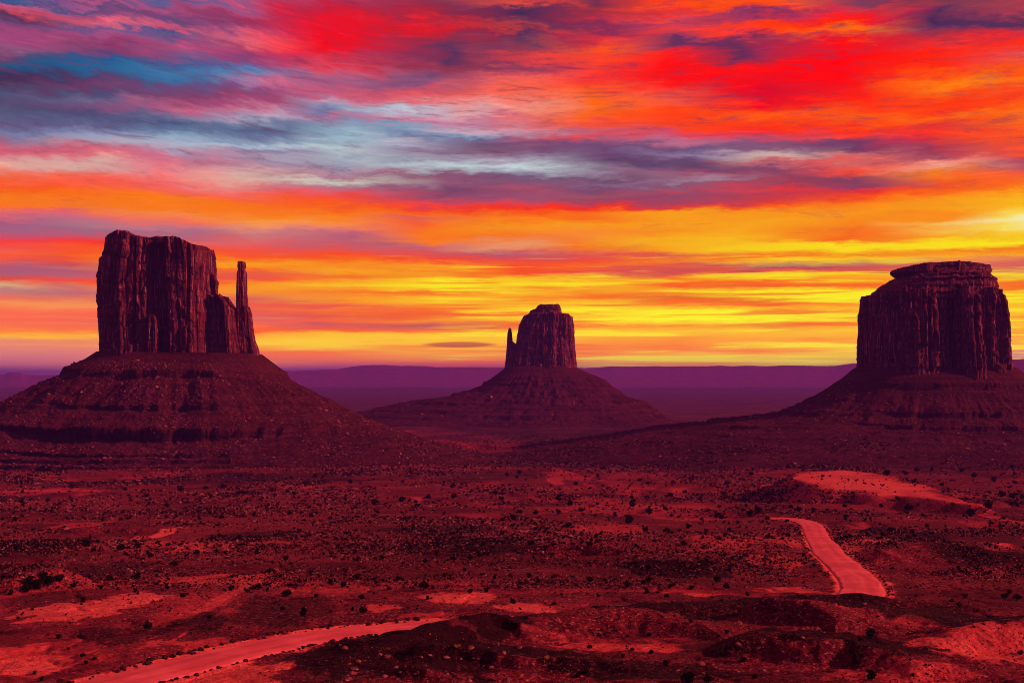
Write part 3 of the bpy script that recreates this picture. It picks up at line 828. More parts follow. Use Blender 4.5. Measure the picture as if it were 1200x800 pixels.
def tower(name, parent, org, D, left, right, top, depth, seed, y_base, cw=(16, 34), amp=3.2, n=3.2, nt=900, nz=170,
          recess=(), dome=3.0, mat=None, rough=1.0, yoff=0.0, strata=0.5, flare=0.08, ribs=1.0):
    """a sheer-sided rock mass; left/right: (row, column) outline, top: (column, row) skyline, seen from the overlook at distance D"""
    s = (D - 0.8 * depth) / F
    L = np.array(sorted(left)); R = np.array(sorted(right)); Tp = np.array(sorted(top))
    toz = lambda r: (HZ - r) * s
    c0 = (L[:, 1].mean() + R[:, 1].mean()) / 2
    tox = lambda c: (c0 - 600) * D / F + (c - c0) * s
    z0 = toz(y_base)
    ztop = lambda X: np.interp(X, tox(Tp[:, 0]), toz(Tp[:, 1]))
    xl = lambda z: np.interp(HZ - z / s, L[:, 0], tox(L[:, 1]))
    xr = lambda z: np.interp(HZ - z / s, R[:, 0], tox(R[:, 1]))
    th = np.linspace(0, 2 * math.pi, nt * 4, endpoint=False)
    ux = np.sign(np.cos(th)) * np.abs(np.cos(th)) ** (2 / n)
    uy = np.sign(np.sin(th)) * np.abs(np.sin(th)) ** (2 / n)
    zm = (z0 + toz(Tp[:, 1].min())) / 2
    hw = (xr(zm) - xl(zm)) / 2
    arc = np.concatenate([[0], np.cumsum(np.hypot(np.diff(ux * hw, append=ux[0] * hw), np.diff(uy * depth, append=uy[0] * depth)))])
    Ltot = arc[-1]
    sa = np.linspace(0, Ltot, nt, endpoint=False)
    ux = np.interp(sa, arc[:-1], ux); uy = np.interp(sa, arc[:-1], uy)
    gx = np.sign(ux) * np.abs(ux) ** (n - 1) / hw
    gy = np.sign(uy) * np.abs(uy) ** (n - 1) / depth
    gl = np.hypot(gx, gy) + 1e-9
    gx, gy = gx / gl, gy / gl
    c1 = Columns(Ltot, seed, *cw, amp * 1.25, 0.5 * ribs)
    c2 = Columns(Ltot, seed + 1, cw[0] * .28, cw[1] * .32, amp * 0.55, 0.8 * ribs)
    t = np.linspace(0, 1, nz)[:, None]
    zt = np.full((1, nt), toz(Tp[:, 1].min()))
    z = z0 + t * (zt - z0)
    for _ in range(3):
        a, b = xl(z), xr(z)
        X = (a + b) / 2 + (b - a) / 2 * ux[None]
        z = z0 + t * (ztop(X[-1:]) - z0)
    Y = depth * uy[None] * (1 + flare * (1 - t))
    A = np.broadcast_to(sa[None], X.shape)
    Aw = A + 2.2 * amp / 3 * fbm2(A / 26, z / 34, 3, seed + 5)
    mod = 0.25 + 1.1 * sstep(-0.4, 0.5, fbm2(A / 38, z / 55, 3, seed + 15))
    off = c1(Aw, t + 0 * X) + mod * c2(Aw + 1.5 * fbm2(A / 8, z / 14, 2, seed + 16), t + 0 * X)
    scar = fbm2(A / 15, z / 24, 3, seed + 17)
    off = off - ribs * amp * (0.55 * sstep(0.16, 0.22, scar) + 0.6 * sstep(-0.20, -0.26, scar))
    off = off + rough * (1.3 * fbm3(X / 12, Y / 12, z / 16, 4, seed + 9) + strata * vn2(z / 3.2, 0 * z + seed, seed) + 0.5 * fbm3(X / 3, Y / 3, z / 5, 2, seed + 19))
    for (cx, y_top, y_bot, wid, dep) in recess:                # deep shadowed clefts
        xx = (X - tox(cx)) / (wid * s / 2)
        m = (uy[None] < 0) * np.exp(-np.abs(xx) ** 6) * sstep(toz(y_bot) - 4, toz(y_bot), z) * sstep(toz(y_top) + 6, toz(y_top), z)
        off = off - dep * m
    side = np.abs(gx[None])
    off = off * (1 - 0.5 * side)                              # keep the skyline outline close
    rim = 1 - 0.0 * t
    X = X + gx[None] * off * rim
    Y = Y + gy[None] * off * rim
    z = z + (1.0 * rough * fbm2(X / 9, Y / 9, 3, seed + 3) + 2.2 * rough * np.round(1.6 * fbm2(X / 11, Y / 17, 2, seed + 7)) / 1.6) * t
    rings = [np.stack([X, Y, z], -1)]
    mid = X[-1].mean(); my = Y[-1].mean()
    cap = []
    for f in np.linspace(0.965, 0.02, 22):
        xx = mid + (X[-1] - mid) * f
        yy = my + (Y[-1] - my) * f
        zz = ztop(xx) * 0.6 + z[-1] * 0.4 * f + ztop(np.full_like(xx, mid)) * 0.4 * (1 - f) + dome * (1 - f ** 2) * 0.5 + 1.0 * rough * fbm2(xx / 8, yy / 8, 4, seed + 4)
        cap.append(np.stack([xx, yy, zz], -1))
    V = np.concatenate([np.concatenate(rings, 0), np.stack(cap, 0)], 0)
    V[..., 1] += D + yoff
    V = V - np.array(org)
    q = grid_quads(V.shape[0], nt, True)
    me = mesh_from(name, V.reshape(-1, 3), q, mat or M_CLIFF)
    return link(name, me, parent)


class Talus:
    """debris apron: height by distance from the cliff foot, with different profiles to the sides and the front"""
    def __init__(self, cx, cy, a, b, pl, pr, pf, pb, seed, amp=1.0, lay=(), und=()):
        self.und = und
        self.c, self.a, self.b, self.seed, self.amp, self.lay = (cx, cy), a, b, seed, amp, lay
        self.p = [np.array(q, float) for q in (pl, pr, pf, pb)]

    def z(self, X, Y):
        dx, dy = X - self.c[0], Y - self.c[1]
        ph = np.arctan2(dy, dx)
        rho = np.hypot(dx, dy)
        rf = 1 / ((np.abs(np.cos(ph)) / self.a) ** 3 + (np.abs(np.sin(ph)) / self.b) ** 3) ** (1 / 3)
        s = rho - rf
        k = self.seed
        gx, gy = np.cos(ph), np.sin(ph)
        wob = fbm2(gx * 5 + 9, gy * 5 + s / 160, 4, k)
        gul = 0.5 * np.abs(fbm2(gx * 7 + 3, gy * 7 + s / 120, 4, k + 3)) + 0.5 * np.abs(fbm2(X / 45, Y / 45, 4, k + 4))
        grow = sstep(5, 70, s)
        sp = s + grow * (11 * wob * self.amp - 13 * self.amp * (0.22 - gul)) + grow * self.amp * 3.0 * fbm2(X / 16, Y / 16, 4, k + 6)
        nn = gx ** 4 + gy ** 4
        wl = np.maximum(0, -gx) ** 4 / nn; wr = np.maximum(0, gx) ** 4 / nn
        wf = np.maximum(0, -gy) ** 4 / nn; wb = np.maximum(0, gy) ** 4 / nn
        pr = [np.interp(sp, q[:, 0], q[:, 1]) for q in self.p]
        z = wl * pr[0] + wr * pr[1] + wf * pr[2] + wb * pr[3]
        # harder beds break the slope into low risers
        for zc, h, wd in self.lay:
            q = (z - zc + 1.5 * fbm2(X / 50, Y / 50, 3, k + 31)) / wd
            patch = sstep(-0.35, 0.15, fbm2(gx * 4 + zc, gy * 4, 3, k + 13))
            z = z + h * patch * np.where(q > 0, np.exp(-q * 1.0), -np.exp(q * 1.0)) * np.minimum(1, np.abs(q) * 14) * 0.5
        z = z + self.amp * grow * (2.0 * fbm2(X / 12, Y / 12, 4, k + 9) + 2.2 * np.maximum(0, fbm2(X / 4.5, Y / 4.5, 3, k + 19) - 0.05))
        # undercut alcoves beneath the hard beds of the front
        ins = np.zeros(X.shape)
        for s0, s1, dep in self.und:
            patch = sstep(-0.75, -0.2, fbm2(X / 34 + s0, Y / 60, 3, k + 23))
            ins = ins + dep * patch * wf * sstep(s0, s0 + 1.5, sp) * sstep(s1, s0 + 2, sp)
        self.inset = ins
        return z, s, rf

    def build(self, parent, org, smax, nphi=1300, ns=320):
        # denser where the valley viewpoint sees it
        ph = np.linspace(0, 2 * math.pi, nphi, endpoint=False)
        s = np.concatenate([[-12], np.linspace(-4, smax, ns)])
        P, S = np.meshgrid(ph, s)
        rf = 1 / ((np.abs(np.cos(P)) / self.a) ** 3 + (np.abs(np.sin(P)) / self.b) ** 3) ** (1 / 3)
        X = self.c[0] + (rf + S) * np.cos(P)
        Y = self.c[1] + (rf + S) * np.sin(P)
        Z, _, _ = self.z(X, Y)
        Z = Z - 6 * (S < -10)
        X = X - self.inset * np.cos(P)
        Y = Y - self.inset * np.sin(P)
        self.V = np.stack([X, Y, Z], -1)
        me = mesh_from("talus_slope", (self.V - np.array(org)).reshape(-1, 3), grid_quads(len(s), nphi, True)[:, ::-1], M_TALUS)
        return link("talus_slope", me, parent)


def empty(name, loc):
    o = bpy.data.objects.new(name, None)
    COL.objects.link(o)
    o.location = loc
    o.empty_display_size = 20
    return o


TALUS = []
# --- tall butte with the thumb, nearest on one side of the valley
D = 1850.0
s = D / F
org = (at(205, 440, D)[0], D, -110.0)
b1 = tag(empty("sandstone_butte", org), "tall blocky sandstone butte with a slim thumb spire beside it and stepped shale ledges below", "butte", "buttes of the valley")
tower("cliff", b1, org, D, left=[(270, 127), (279, 126), (286, 124.5), (297, 123), (301, 120), (322, 116.5), (350, 116), (356, 117.5), (390, 118.5), (412, 120.5), (424, 121)],
      right=[(276, 246), (289, 249), (296, 251), (340, 252), (350, 254), (380, 255), (424, 256)],
      top=[(116, 299), (121, 296), (123.5, 288), (126, 279), (130, 275), (140, 271.5), (147, 269.5), (159, 270), (163, 274), (168, 277), (180, 278.5), (196, 276.5), (212, 278), (222, 279), (231, 285), (240, 287), (248, 288.5), (252, 295)],
      depth=58, seed=3, y_base=424, cw=(14, 34), amp=3.6, recess=[(194, 288, 430, 18, 26), (144, 300, 396, 15, 10), (208, 330, 430, 8, 12), (232, 285, 430, 3, 8), (170, 285, 420, 3, 8)])
tower("shoulder", b1, org, D, left=[(340, 247), (420, 244)], right=[(345, 268), (360, 281), (420, 287)],
      top=[(246, 344), (253, 346), (255, 351), (258, 347), (264, 345.5), (267, 349), (268, 356), (272, 358), (275, 361), (278, 361), (281, 366), (287, 374)], depth=34, seed=11, y_base=426,
      cw=(7, 16), amp=2.0, nt=500, nz=100, yoff=-8, dome=1.0)
tower("spire", b1, org, D, left=[(306, 281.5), (313, 281), (316.5, 282.3), (320, 280.3), (345, 279.6), (370, 280), (400, 281), (424, 282)],
      right=[(306, 289.5), (313, 290.3), (316.5, 289), (320, 291.3), (345, 291.5), (362, 292.5), (385, 294), (400, 295), (424, 296)],
      top=[(280, 308.5), (282, 307), (289, 307), (292, 309)], depth=11, seed=17, y_base=428, cw=(4, 11), amp=0.6, nt=320, nz=190, yoff=-14, dome=0.5, rough=0.55, flare=0.6, ribs=0.7)
tower("buttress", b1, org, D, left=[(358, 288), (424, 286)], right=[(358, 294), (368, 297), (384, 298.6), (398, 301), (410, 305), (424, 307)],
      top=[(286, 366), (291, 359), (293.5, 360), (296, 366), (298.5, 378), (301, 394), (306, 411)], depth=12, seed=19, y_base=428, cw=(4, 9), amp=0.8, nt=260, nz=90, yoff=-16, dome=0.5, rough=0.6, ribs=0.8)
tower("pinnacle", b1, org, D, left=[(372, 186), (380, 185), (420, 184)], right=[(372, 196), (380, 197.5), (420, 198)],
      top=[(184, 374), (188, 371), (193, 371), (198, 375)], depth=9, seed=23, y_base=426, cw=(4, 9), amp=0.8, nt=240, nz=80, yoff=-52, dome=1.0, rough=0.6)
t1 = Talus(at(211, 440, D)[0], D, 96 * s - 2, 62,
           [(-10, 33), (0, 31), (13, 22), (39, 9), (41, 3), (64, -8), (97, -25), (131, -43), (200, -66), (215, -76), (260, -88), (340, -112), (420, -130)],
           [(-10, 30), (0, 28), (17, 15), (34, 2), (37, -5), (73, -25), (106, -41), (140, -57), (185, -73), (230, -90), (290, -108), (330, -118), (420, -140)],
           [(-10, 32), (0, 29), (22, 17), (44, 6), (46, -1), (75, -20), (102, -36), (104, -41), (135, -53), (160, -62), (163, -77), (185, -86), (200, -89), (202, -93), (222, -95), (224, -99), (246, -101), (248, -105), (275, -107), (278, -110), (330, -120), (420, -135)],
           [(-10, 32), (0, 29), (100, -36), (200, -85), (330, -118), (420, -135)], 5,
           und=[(44.5, 58, 5), (102.5, 114, 5), (160.5, 178, 10), (200.5, 208, 4), (222.5, 230, 4), (246.5, 254, 4)], lay=[(2, 4.5, 4.0), (-38, 3.5, 4.0), (-66, 7.0, 5.0), (-91, 2.5, 2.5), (-97, 2.5, 2.5), (-103, 2.5, 2.5)])
t1.build(b1, org, 400)
TALUS.append(t1)

# --- small hazy butte in the middle distance
D = 3300.0
s = D / F
org = (at(637, 440, D)[0], D, -110.0)
b2 = tag(empty("sandstone_butte", org), "small hazy far-off butte with a tiny needle on its shoulder and a broad skirt", "butte", "buttes of the valley")
tower("cliff", b2, org, D, left=[(366, 614), (371, 613), (380, 608), (394, 606), (402, 605), (415, 603), (432, 598)],
      right=[(366, 668), (370, 669.5), (385, 671.5), (400, 672.5), (418, 673.5), (432, 675)],
      top=[(606, 376), (612, 370), (620, 367), (645, 366), (666, 368), (670, 370)], depth=52, seed=31, y_base=434, cw=(14, 34), amp=3.0, nt=640, nz=110, recess=[(633, 380, 425, 5, 6), (652, 385, 428, 4, 5)])
tower("caprock", b2, org, D, left=[(356, 631), (361, 629), (363, 622), (372, 619)], right=[(356, 656), (362, 658), (372, 660)],
      top=[(619, 363), (622, 361), (629, 360), (631, 357), (645, 357), (655, 356), (657, 361), (660, 364)], depth=34, seed=37, y_base=371, cw=(10, 24), amp=2.0, nt=320, nz=40, dome=1)
tower("spire", b2, org, D, left=[(384, 596.5), (390, 595), (403, 594), (420, 593), (434, 591)], right=[(384, 598.5), (392, 599.5), (400, 600.5), (404, 606), (434, 612)],
      top=[(594, 387), (596.5, 384), (598.5, 385), (601, 390), (601.5, 401), (606, 403)], depth=14, seed=41, y_base=436, cw=(6, 12), amp=0.8, nt=240, nz=90, dome=0, rough=0.6, yoff=-10)
t2 = Talus(at(634, 440, D)[0], D, 41 * s, 54,
           [(-10, 22), (0, 20), (54, -22), (84, -36), (162, -54), (250, -66), (320, -82), (390, -99), (450, -118), (640, -135)],
           [(-10, 22), (0, 20), (54, -6), (108, -46), (160, -64), (188, -84), (220, -104), (300, -120), (640, -135)],
           [(-10, 26), (0, 23), (60, -19), (95, -36), (98, -43), (140, -55), (143, -62), (200, -72), (204, -78), (255, -86), (259, -93), (310, -104), (380, -116), (640, -130)],
           [(-10, 26), (0, 23), (60, -19), (140, -55), (300, -95), (640, -125)], 15, amp=1.3,
           lay=[(-20, 5, 5), (-46, 6, 5), (-64, 6, 5), (-80, 5, 5), (-92, 4, 5)])
t2.build(b2, org, 600, 800, 180)
TALUS.append(t2)

# --- broad butte with the layered cap
D = 2000.0
s = D / F
org = (at(1095, 440, D)[0], D, -110.0)
b3 = tag(empty("sandstone_butte", org), "broad rounded sandstone butte with a flat layered cap and sheer fluted walls", "butte", "buttes of the valley")
tower("cliff", b3, org, D, left=[(343, 1012), (360, 1010), (400, 1008), (440, 1007)], right=[(343, 1169), (352, 1173), (365, 1175), (400, 1177), (440, 1179)],
      top=[(1006, 344), (1020, 343), (1023, 341), (1040, 338), (1060, 340), (1090, 334), (1120, 338), (1150, 338), (1163, 341), (1174, 350)], depth=88, seed=57, y_base=446, cw=(13, 30), amp=3.8,
      recess=[(1094, 345, 430, 9, 22), (1030, 360, 425, 10, 8), (1150, 360, 425, 13, 12), (1066, 350, 432, 4, 9), (1118, 352, 432, 4, 10), (1170, 360, 432, 4, 8)], dome=2)
tower("caprock", b3, org, D, left=[(318, 1060), (324, 1047), (334, 1031), (338, 1025), (352, 1021)], right=[(318, 1149), (325, 1160), (334, 1163), (345, 1166), (352, 1168)],
      top=[(1040, 323), (1060, 320), (1100, 319), (1150, 320), (1165, 324)], depth=80, seed=63, y_base=349, cw=(20, 60), amp=0.6, ribs=0.15, nt=700, nz=60, dome=0.5, strata=2.2, rough=1.3, flare=0.10)
tower("summit_slab", b3, org, D, left=[(307, 1062), (310, 1049), (314, 1046), (317, 1047), (322, 1054)], right=[(307, 1142), (309, 1155), (314, 1158), (317, 1157), (322, 1150)],
      top=[(1048, 313), (1058, 310), (1075, 308), (1110, 306.5), (1130, 308), (1152, 310), (1156, 312)], depth=60, seed=69, y_base=321, cw=(10, 36), amp=1.2, ribs=0.35, nt=400, nz=40, dome=1, strata=1.2)
PRO = [(0, 10), (16, -4), (34, -17), (71, -39), (107, -53), (125, -57), (180, -64), (300, -78), (420, -98), (520, -112), (640, -125)]
t3 = Talus(at(1094.5, 440, D)[0], D, 91 * s - 2, 92, [(-10, 14)] + PRO, [(-10, 14)] + PRO,
           [(-10, 12), (0, 9), (25, -12), (27, -18), (50, -34), (75, -49), (77, -54), (110, -66), (112, -70), (160, -77), (220, -83), (350, -96), (450, -108), (640, -125)],
           [(-10, 12), (0, 9), (75, -50), (110, -66), (350, -96), (450, -108), (640, -125)], 25,
           und=[(25.5, 36, 5), (75.5, 86, 5), (110.5, 118, 4)], lay=[(-15, 5, 4), (-52, 4, 4), (-68, 4, 3), (-78, 2, 3)])
t3.build(b3, org, 600, 1100, 240)
TALUS.append(t3)


def under_talus(x, y, z):
    for t in TALUS:
        q, s_, _ = t.z(np.array([x]), np.array([y]))
        if s_[0] < 420 and q[0] > z - 1.0:
            return True
    return False


# ------------------------------------------------------------------ far tablelands on the horizon
def tableland(name, D, pts, thick, drop, seed, x0=-500, x1=1700):
    """mesa rim: pts (column, row) of the rim, seen at distance D"""
    P = np.array(pts, float)
    cols = np.linspace(x0, x1, 900)
    X = (cols - 600) / F * D
    top = (HZ - np.interp(cols, P[:, 0], P[:, 1])) / F * D
    rough = 0.0018 * D * fbm2(cols / 40, cols * 0, 5, seed)
    top = top + rough * 0.5
    top = np.where(np.interp(cols, P[:, 0], P[:, 1]) > 446, -400, top)
    zb = -170.0
    wig = D * 0.012 * fbm2(cols / 60, cols * 0 + 3, 5, seed + 4)
    rows = []
    for dy, f in ((-0.20, 0.0), (-0.11, 0.10), (-0.05, 0.30), (-0.03, 0.52), (-0.012, 0.66), (0.0, 0.93), (0.006, 1.0), (0.12, 1.01), (0.16, 0.2), (0.17, 0.0)):
        z = zb + (top - zb) * f + 3 * fbm2(cols / 12, cols * 0 + f * 9, 3, seed + 8) * (0 < f < 0.95)
        rows.append(np.stack([X * (1 + dy), np.full_like(X, D) + D * dy + wig * (1 - f * 0.4), z], -1))
    V = np.stack(rows, 0)
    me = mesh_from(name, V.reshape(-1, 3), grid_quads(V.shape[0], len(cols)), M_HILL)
    tag(link(name, me), kind='structure')


tableland("hills", 20000, [(-500, 440), (8, 438.5), (11, 436.5), (26, 436.5), (30, 438.5), (80, 440), (250, 438), (330, 434), (380, 433), (440, 431.5), (470, 430.5), (530, 430), (600, 431), (690, 430), (800, 428.5), (980, 428), (1000, 426), (1190, 425), (1700, 426)], 1, 1, 3)
tableland("hills", 11000, [(-500, 450), (1100, 450), (1150, 430), (1184, 422), (1200, 421), (1300, 419), (1400, 411), (1700, 412)], 1, 1, 9)
tableland("hills", 27000, [(-500, 446), (360, 445), (380, 436), (410, 430.5), (432, 428), (460, 428.5), (500, 428.6), (530, 431), (570, 437), (640, 446), (1700, 446)], 1, 1, 14)

# ------------------------------------------------------------------ plants and stones
rng = np.random.default_rng(77)
random.seed(7)


def leaf_cloud(n, rx, rz, size, rng, lobes=6, base=0.15):
    """small leaf sprays spread through an uneven crown"""
    cen = rng.normal(0, 1, (lobes, 3))
    cen /= np.linalg.norm(cen, axis=1)[:, None]
    cen *= rng.uniform(0.25, 0.62, (lobes, 1))
    rad = rng.uniform(0.30, 0.52, lobes)
    k = rng.integers(0, lobes, n)
    d = rng.normal(0, 1, (n, 3))
    d /= np.linalg.norm(d, axis=1)[:, None]
    p = cen[k] + d * (rad[k] * rng.uniform(0.45, 1.0, n) ** 0.5)[:, None]
    p = p * np.array([rx, rx, rz]) + np.array([0, 0, rz * (0.85 + base)])
    p[:, 2] = np.maximum(p[:, 2], 0.05)
    a = rng.normal(0, 1, (n, 3)); a /= np.linalg.norm(a, axis=1)[:, None]
    b = np.cross(a, rng.normal(0, 1, (n, 3))); b /= np.linalg.norm(b, axis=1)[:, None]
    sz = size * rng.uniform(0.6, 1.3, (n, 1))
    V = np.stack([p - a * sz, p + b * sz * .6, p + a * sz, p - b * sz * .6], 1)
    return V.reshape(-1, 3), np.arange(n * 4).reshape(-1, 4)


def tube(path, r0, r1, k=5):
    P = np.array(path, float)
    V = []
    for i, p in enumerate(P):
        r = r0 + (r1 - r0) * i / (len(P) - 1)
        for j in range(k):
            an = 2 * math.pi * j / k
            V.append(p + np.array([r * math.cos(an), r * math.sin(an), 0]))
    q = grid_quads(len(P), k, True)
    return np.array(V), q


JUN = []
for i in range(7):
    V, Q = leaf_cloud(520, 1.5, 1.15, 0.20, rng, 7)
    me = mesh_from("juniper_foliage", V, Q, M_JUNIPER, smooth=False)
    tv, tq, off = [], [], 0
    for j in range(4):
        an = rng.uniform(0, 6.28)
        l = rng.uniform(0.4, 0.9)
        v, q = tube([(0, 0, -0.3), (0.15 * math.cos(an), 0.15 * math.sin(an), 0.4), (l * math.cos(an), l * math.sin(an), 1.2)], 0.13, 0.04)
        tv.append(v); tq.append(q + off); off += len(v)
    JUN.append((me, mesh_from("juniper_trunk", np.vstack(tv), np.vstack(tq), M_TRUNK)))


def juniper(x, y, w_px, label, trunk=False, flat=1.0):
    X, Y, Z = on_ground(x, y)
    wid = w_px / F * Y                      # crown width in metres
    k = float(np.clip(wid / 3.0, 0.3, 2.4))
    me, tm = random.choice(JUN)
    o = link("juniper_bush", me, None, (X, Y, Z - 0.06))
    o.scale = (k, k, k * flat * random.uniform(0.85, 1.2))
    o.rotation_euler = (0, 0, random.uniform(0, 6.28))
    tag(o, label, "bush", "juniper bushes scattered over the desert plain")
    if trunk:
        link("trunk", tm, o)
    return o


NAMED = [  # column, row of the foot, width in pixels, own label
    (1020, 748, 17, "round dark bush standing on the crest of the curved black bank"),
    (1019, 795, 20, "grey-topped bush at the foot of the curved black bank"),
    (805, 800, 22, "leafier of two dark bushes at the bottom edge, beside the blunt one"),
    (827, 800, 17, "blunt dark bush at the bottom edge, just beside the leafier one"),
    (735, 613, 18, "largest round juniper on the bare red patch in mid plain"),
    (742, 594, 16, "wide juniper just behind the largest round one in mid plain"),
    (172, 738, 14, "dark bush at the edge of the smooth maroon patch above the road"),
    (355, 721, 15, "spiky bush alone on the bare slope above the lower dirt road"),
    (337, 699, 14, "rounded black bush behind the spiky one on the bare slope"),
    (68, 748, 10, "single dark bush on the orange speckled ground above the road bend"),
    (423, 702, 10, "small dark bush beside the pale pebbly patch above the road"),
    (648, 709, 8, "lone dark bush on the pale flat below the long low bank"),
    (1063, 599, 13, "bush on the scrubby front slope below the bare pale terrace"),
    (757, 695, 10, "dark bush on the red flat beyond the central hillocks"),
    (1123, 711, 9, "low bush on the ground beside the bend of the upper road"),
]
for x, y, w, lb in NAMED:
    juniper(x, y, w, lb, True)
ZONES = [
    (lambda x, y: y < 545, "tiny juniper bush far off near the foot of the buttes"),
    (lambda x, y: x > 880 and y < 612, "juniper bush on the scrub around the bare pale terrace"),
    (lambda x, y: x > 880 and y < 700, "small bush on the dark rolling ground by the upper road"),
    (lambda x, y: x < 430 and y < 600, "juniper bush on the plain before the ledges of the spired butte"),
    (lambda x, y: x < 430 and y < 690, "small dark bush on the broken red ground beyond the lower road's slope"),
    (lambda x, y: x < 560 and y >= 690, "small dark bush on the bare slope along the lower dirt road"),
    (lambda x, y: y < 640, "juniper bush on the speckled plain before the middle butte"),
    (lambda x, y: y < 700, "small bush on the red flats beyond the dark hillocks"),
    (lambda x, y: True, "low dark bush on or between the dark hillocks"),
]
KNOWN = [(44, 690, 20), (30, 693, 16), (56, 686, 18), (68, 681, 14), (36, 684, 15), (12, 697, 12), (50, 679, 14), (140, 645, 14), (160, 643, 11), (100, 640, 14), (20, 645, 12),(655, 587, 11), (668, 593, 10), (655, 602, 9), (665, 619, 10), (600, 610, 10), (608, 602, 8), (628, 603, 9), (530, 585, 9), (502, 585, 9), (470, 589, 11), (438, 592, 11), (530, 572, 9), (487, 590, 6),
         (780, 624, 10), (805, 619, 9), (755, 623, 10), (785, 582, 8), (845, 609, 8), (872, 588, 8), (878, 605, 10), (887, 602, 11), (864, 614, 7), (898, 630, 8), (822, 610, 6), (760, 602, 12), (748, 527, 6), (840, 542, 6), (850, 568, 7),
         (880, 557, 8), (720, 605, 8), (800, 640, 10), (680, 600, 9), (735, 535, 5), (836, 540, 5), (1074, 553, 10), (1091, 552, 9), (1060, 557, 9), (1038, 557, 12), (1186, 549, 8), (1173, 583, 12), (1157, 597, 13), (1138, 605, 15), (1116, 593, 7),
         (1102, 570, 7), (1187, 557, 7), (1185, 585, 9), (936, 600, 9), (952, 600, 8), (988, 595, 8), (964, 559, 6), (1032, 595, 7), (1082, 605, 7), (1164, 565, 12), (1198, 585, 8), (55, 588, 7), (83, 588, 6), (280, 580, 9), (247, 584, 8), (241, 574, 9), (260, 573, 9), (210, 576, 13), (339, 603, 8), (337, 577, 8),
         (286, 579, 9), (362, 596, 6), (84, 573, 8), (202, 664, 12), (129, 680, 10), (160, 678, 12), (87, 688, 9), (97, 706, 9), (37, 715, 6), (20, 725, 6), (97, 770, 8), (110, 773, 7), (78, 761, 7), (40, 790, 8), (99, 778, 7), (49, 797, 9), (213, 700, 10), (195, 690, 10), (245, 725, 8), (330, 715, 8), (370, 700, 8), (425, 719, 12),
         (270, 692, 9), (302, 690, 9), (412, 715, 8), (400, 688, 12), (385, 685, 11), (465, 680, 9), (417, 678, 11), (496, 691, 14), (500, 702, 8), (550, 695, 9), (600, 708, 9), (690, 682, 12), (760, 681, 9), (735, 688, 10), (840, 682, 12), (875, 698, 9), (850, 690, 9), (810, 690, 8), (780, 700, 8),
         (1140, 560, 9), (640, 643, 8), (690, 640, 9), (560, 652, 12), (530, 657, 9), (520, 676, 8), (580, 678, 9), (620, 677, 9), (760, 668, 9), (1085, 618, 7), (1175, 701, 12), (1190, 703, 12), (1130, 700, 8), (1115, 706, 8),
         (685, 790, 10), (675, 793, 9), (690, 760, 8), (740, 762, 7), (780, 780, 11), (762, 766, 8), (870, 776, 11), (885, 795, 9), (1195, 767, 9), (730, 770, 7), (700, 745, 9), (760, 745, 8), (850, 742, 8), (810, 730, 7), (1070, 792, 7)]
n_bush = len(NAMED)


def zone_label(x, y):
    for f, lb in ZONES:
        if f(x, y):
            return lb


for x, y, w in KNOWN:
    juniper(x, y, w, zone_label(x, y), w >= 12)
    n_bush += 1
tries = 0
while n_bush < 292 and tries < 4000:
    tries += 1
    x = random.uniform(-40, 1240)
    y = random.choice([random.uniform(530, 610), random.uniform(560, 700), random.uniform(600, 700)])
    X, Y, Z = on_ground(x, y)
    if Y > 1500 or under_talus(X, Y, Z):
        continue
    if any(seg_dist(np.array([X]), np.array([Y]), r['line'][::6])[0][0] < r['half'] + 3 for r in ROADS):
        continue
    if poly_sdf(np.array([X]), np.array([Y]), MESA)[0] < 2:
        continue
    juniper(x, y, random.uniform(4.5, 8.5), zone_label(x, y))
    n_bush += 1

# yellow rabbitbrush on the dark hillocks
RAB = []
for i in range(3):
    V, Q = leaf_cloud(300, 0.8, 0.55, 0.10, rng, 5)
    RAB.append(mesh_from("rabbitbrush", V, Q, M_YELLOW, smooth=False))
for x, y, w, lb in [(534, 759, 9, "wider of two yellow shrubs on the crest of the low dark bank"),
                    (553, 760, 7, "smaller of two yellow shrubs on the crest of the low dark bank"),
                    (639, 773, 10, "brightest yellow shrub alone on the dark gully edge"),
                    (610, 793, 6, "smallest yellow shrub low on the maroon slope"),
                    (866, 733, 10, "orange shrub on the smooth red slope by itself"),
                    (324, 669, 8, "yellow shrub on the red ground beyond the bare slope")]:
    X, Y, Z = on_ground(x, y)
    o = link("rabbitbrush", random.choice(RAB), None, (X, Y, Z - 0.05))
    k = w / F * Y / 1.6
    o.scale = (k, k, k)
    o.rotation_euler = (0, 0, random.uniform(0, 6.28))
    tag(o, lb, "shrub", "yellow rabbitbrush shrubs")


def rock_mesh(name, seed, mat, sub=2, flat=0.7):
    bm = bmesh.new()
    bmesh.ops.create_icosphere(bm, subdivisions=sub, radius=0.5)
    V = np.array([v.co for v in bm.verts])
    r = np.random.default_rng(seed)
    for _ in range(9):                       # chop planes off for angular faces
        d = r.normal(0, 1, 3); d /= np.linalg.norm(d)
        h = r.uniform(0.26, 0.42)
        k = V @ d
        V = V - np.outer(np.maximum(k - h, 0), d)
    V = V * (1 + 0.12 * fbm3(V[:, 0] * 4, V[:, 1] * 4, V[:, 2] * 4, 3, seed)[:, None])
    V[:, 2] *= flat
    for v, c in zip(bm.verts, V):
        v.co = c
    me = bpy.data.meshes.new(name)
    bm.to_mesh(me)
    bm.free()
    me.materials.append(mat)
    return me


STONES = [rock_mesh("roadside_stone", 100 + i, M_STONE) for i in range(6)]
BOULD = [rock_mesh("boulder", 200 + i, M_BOULDER, 2, 0.8) for i in range(6)]


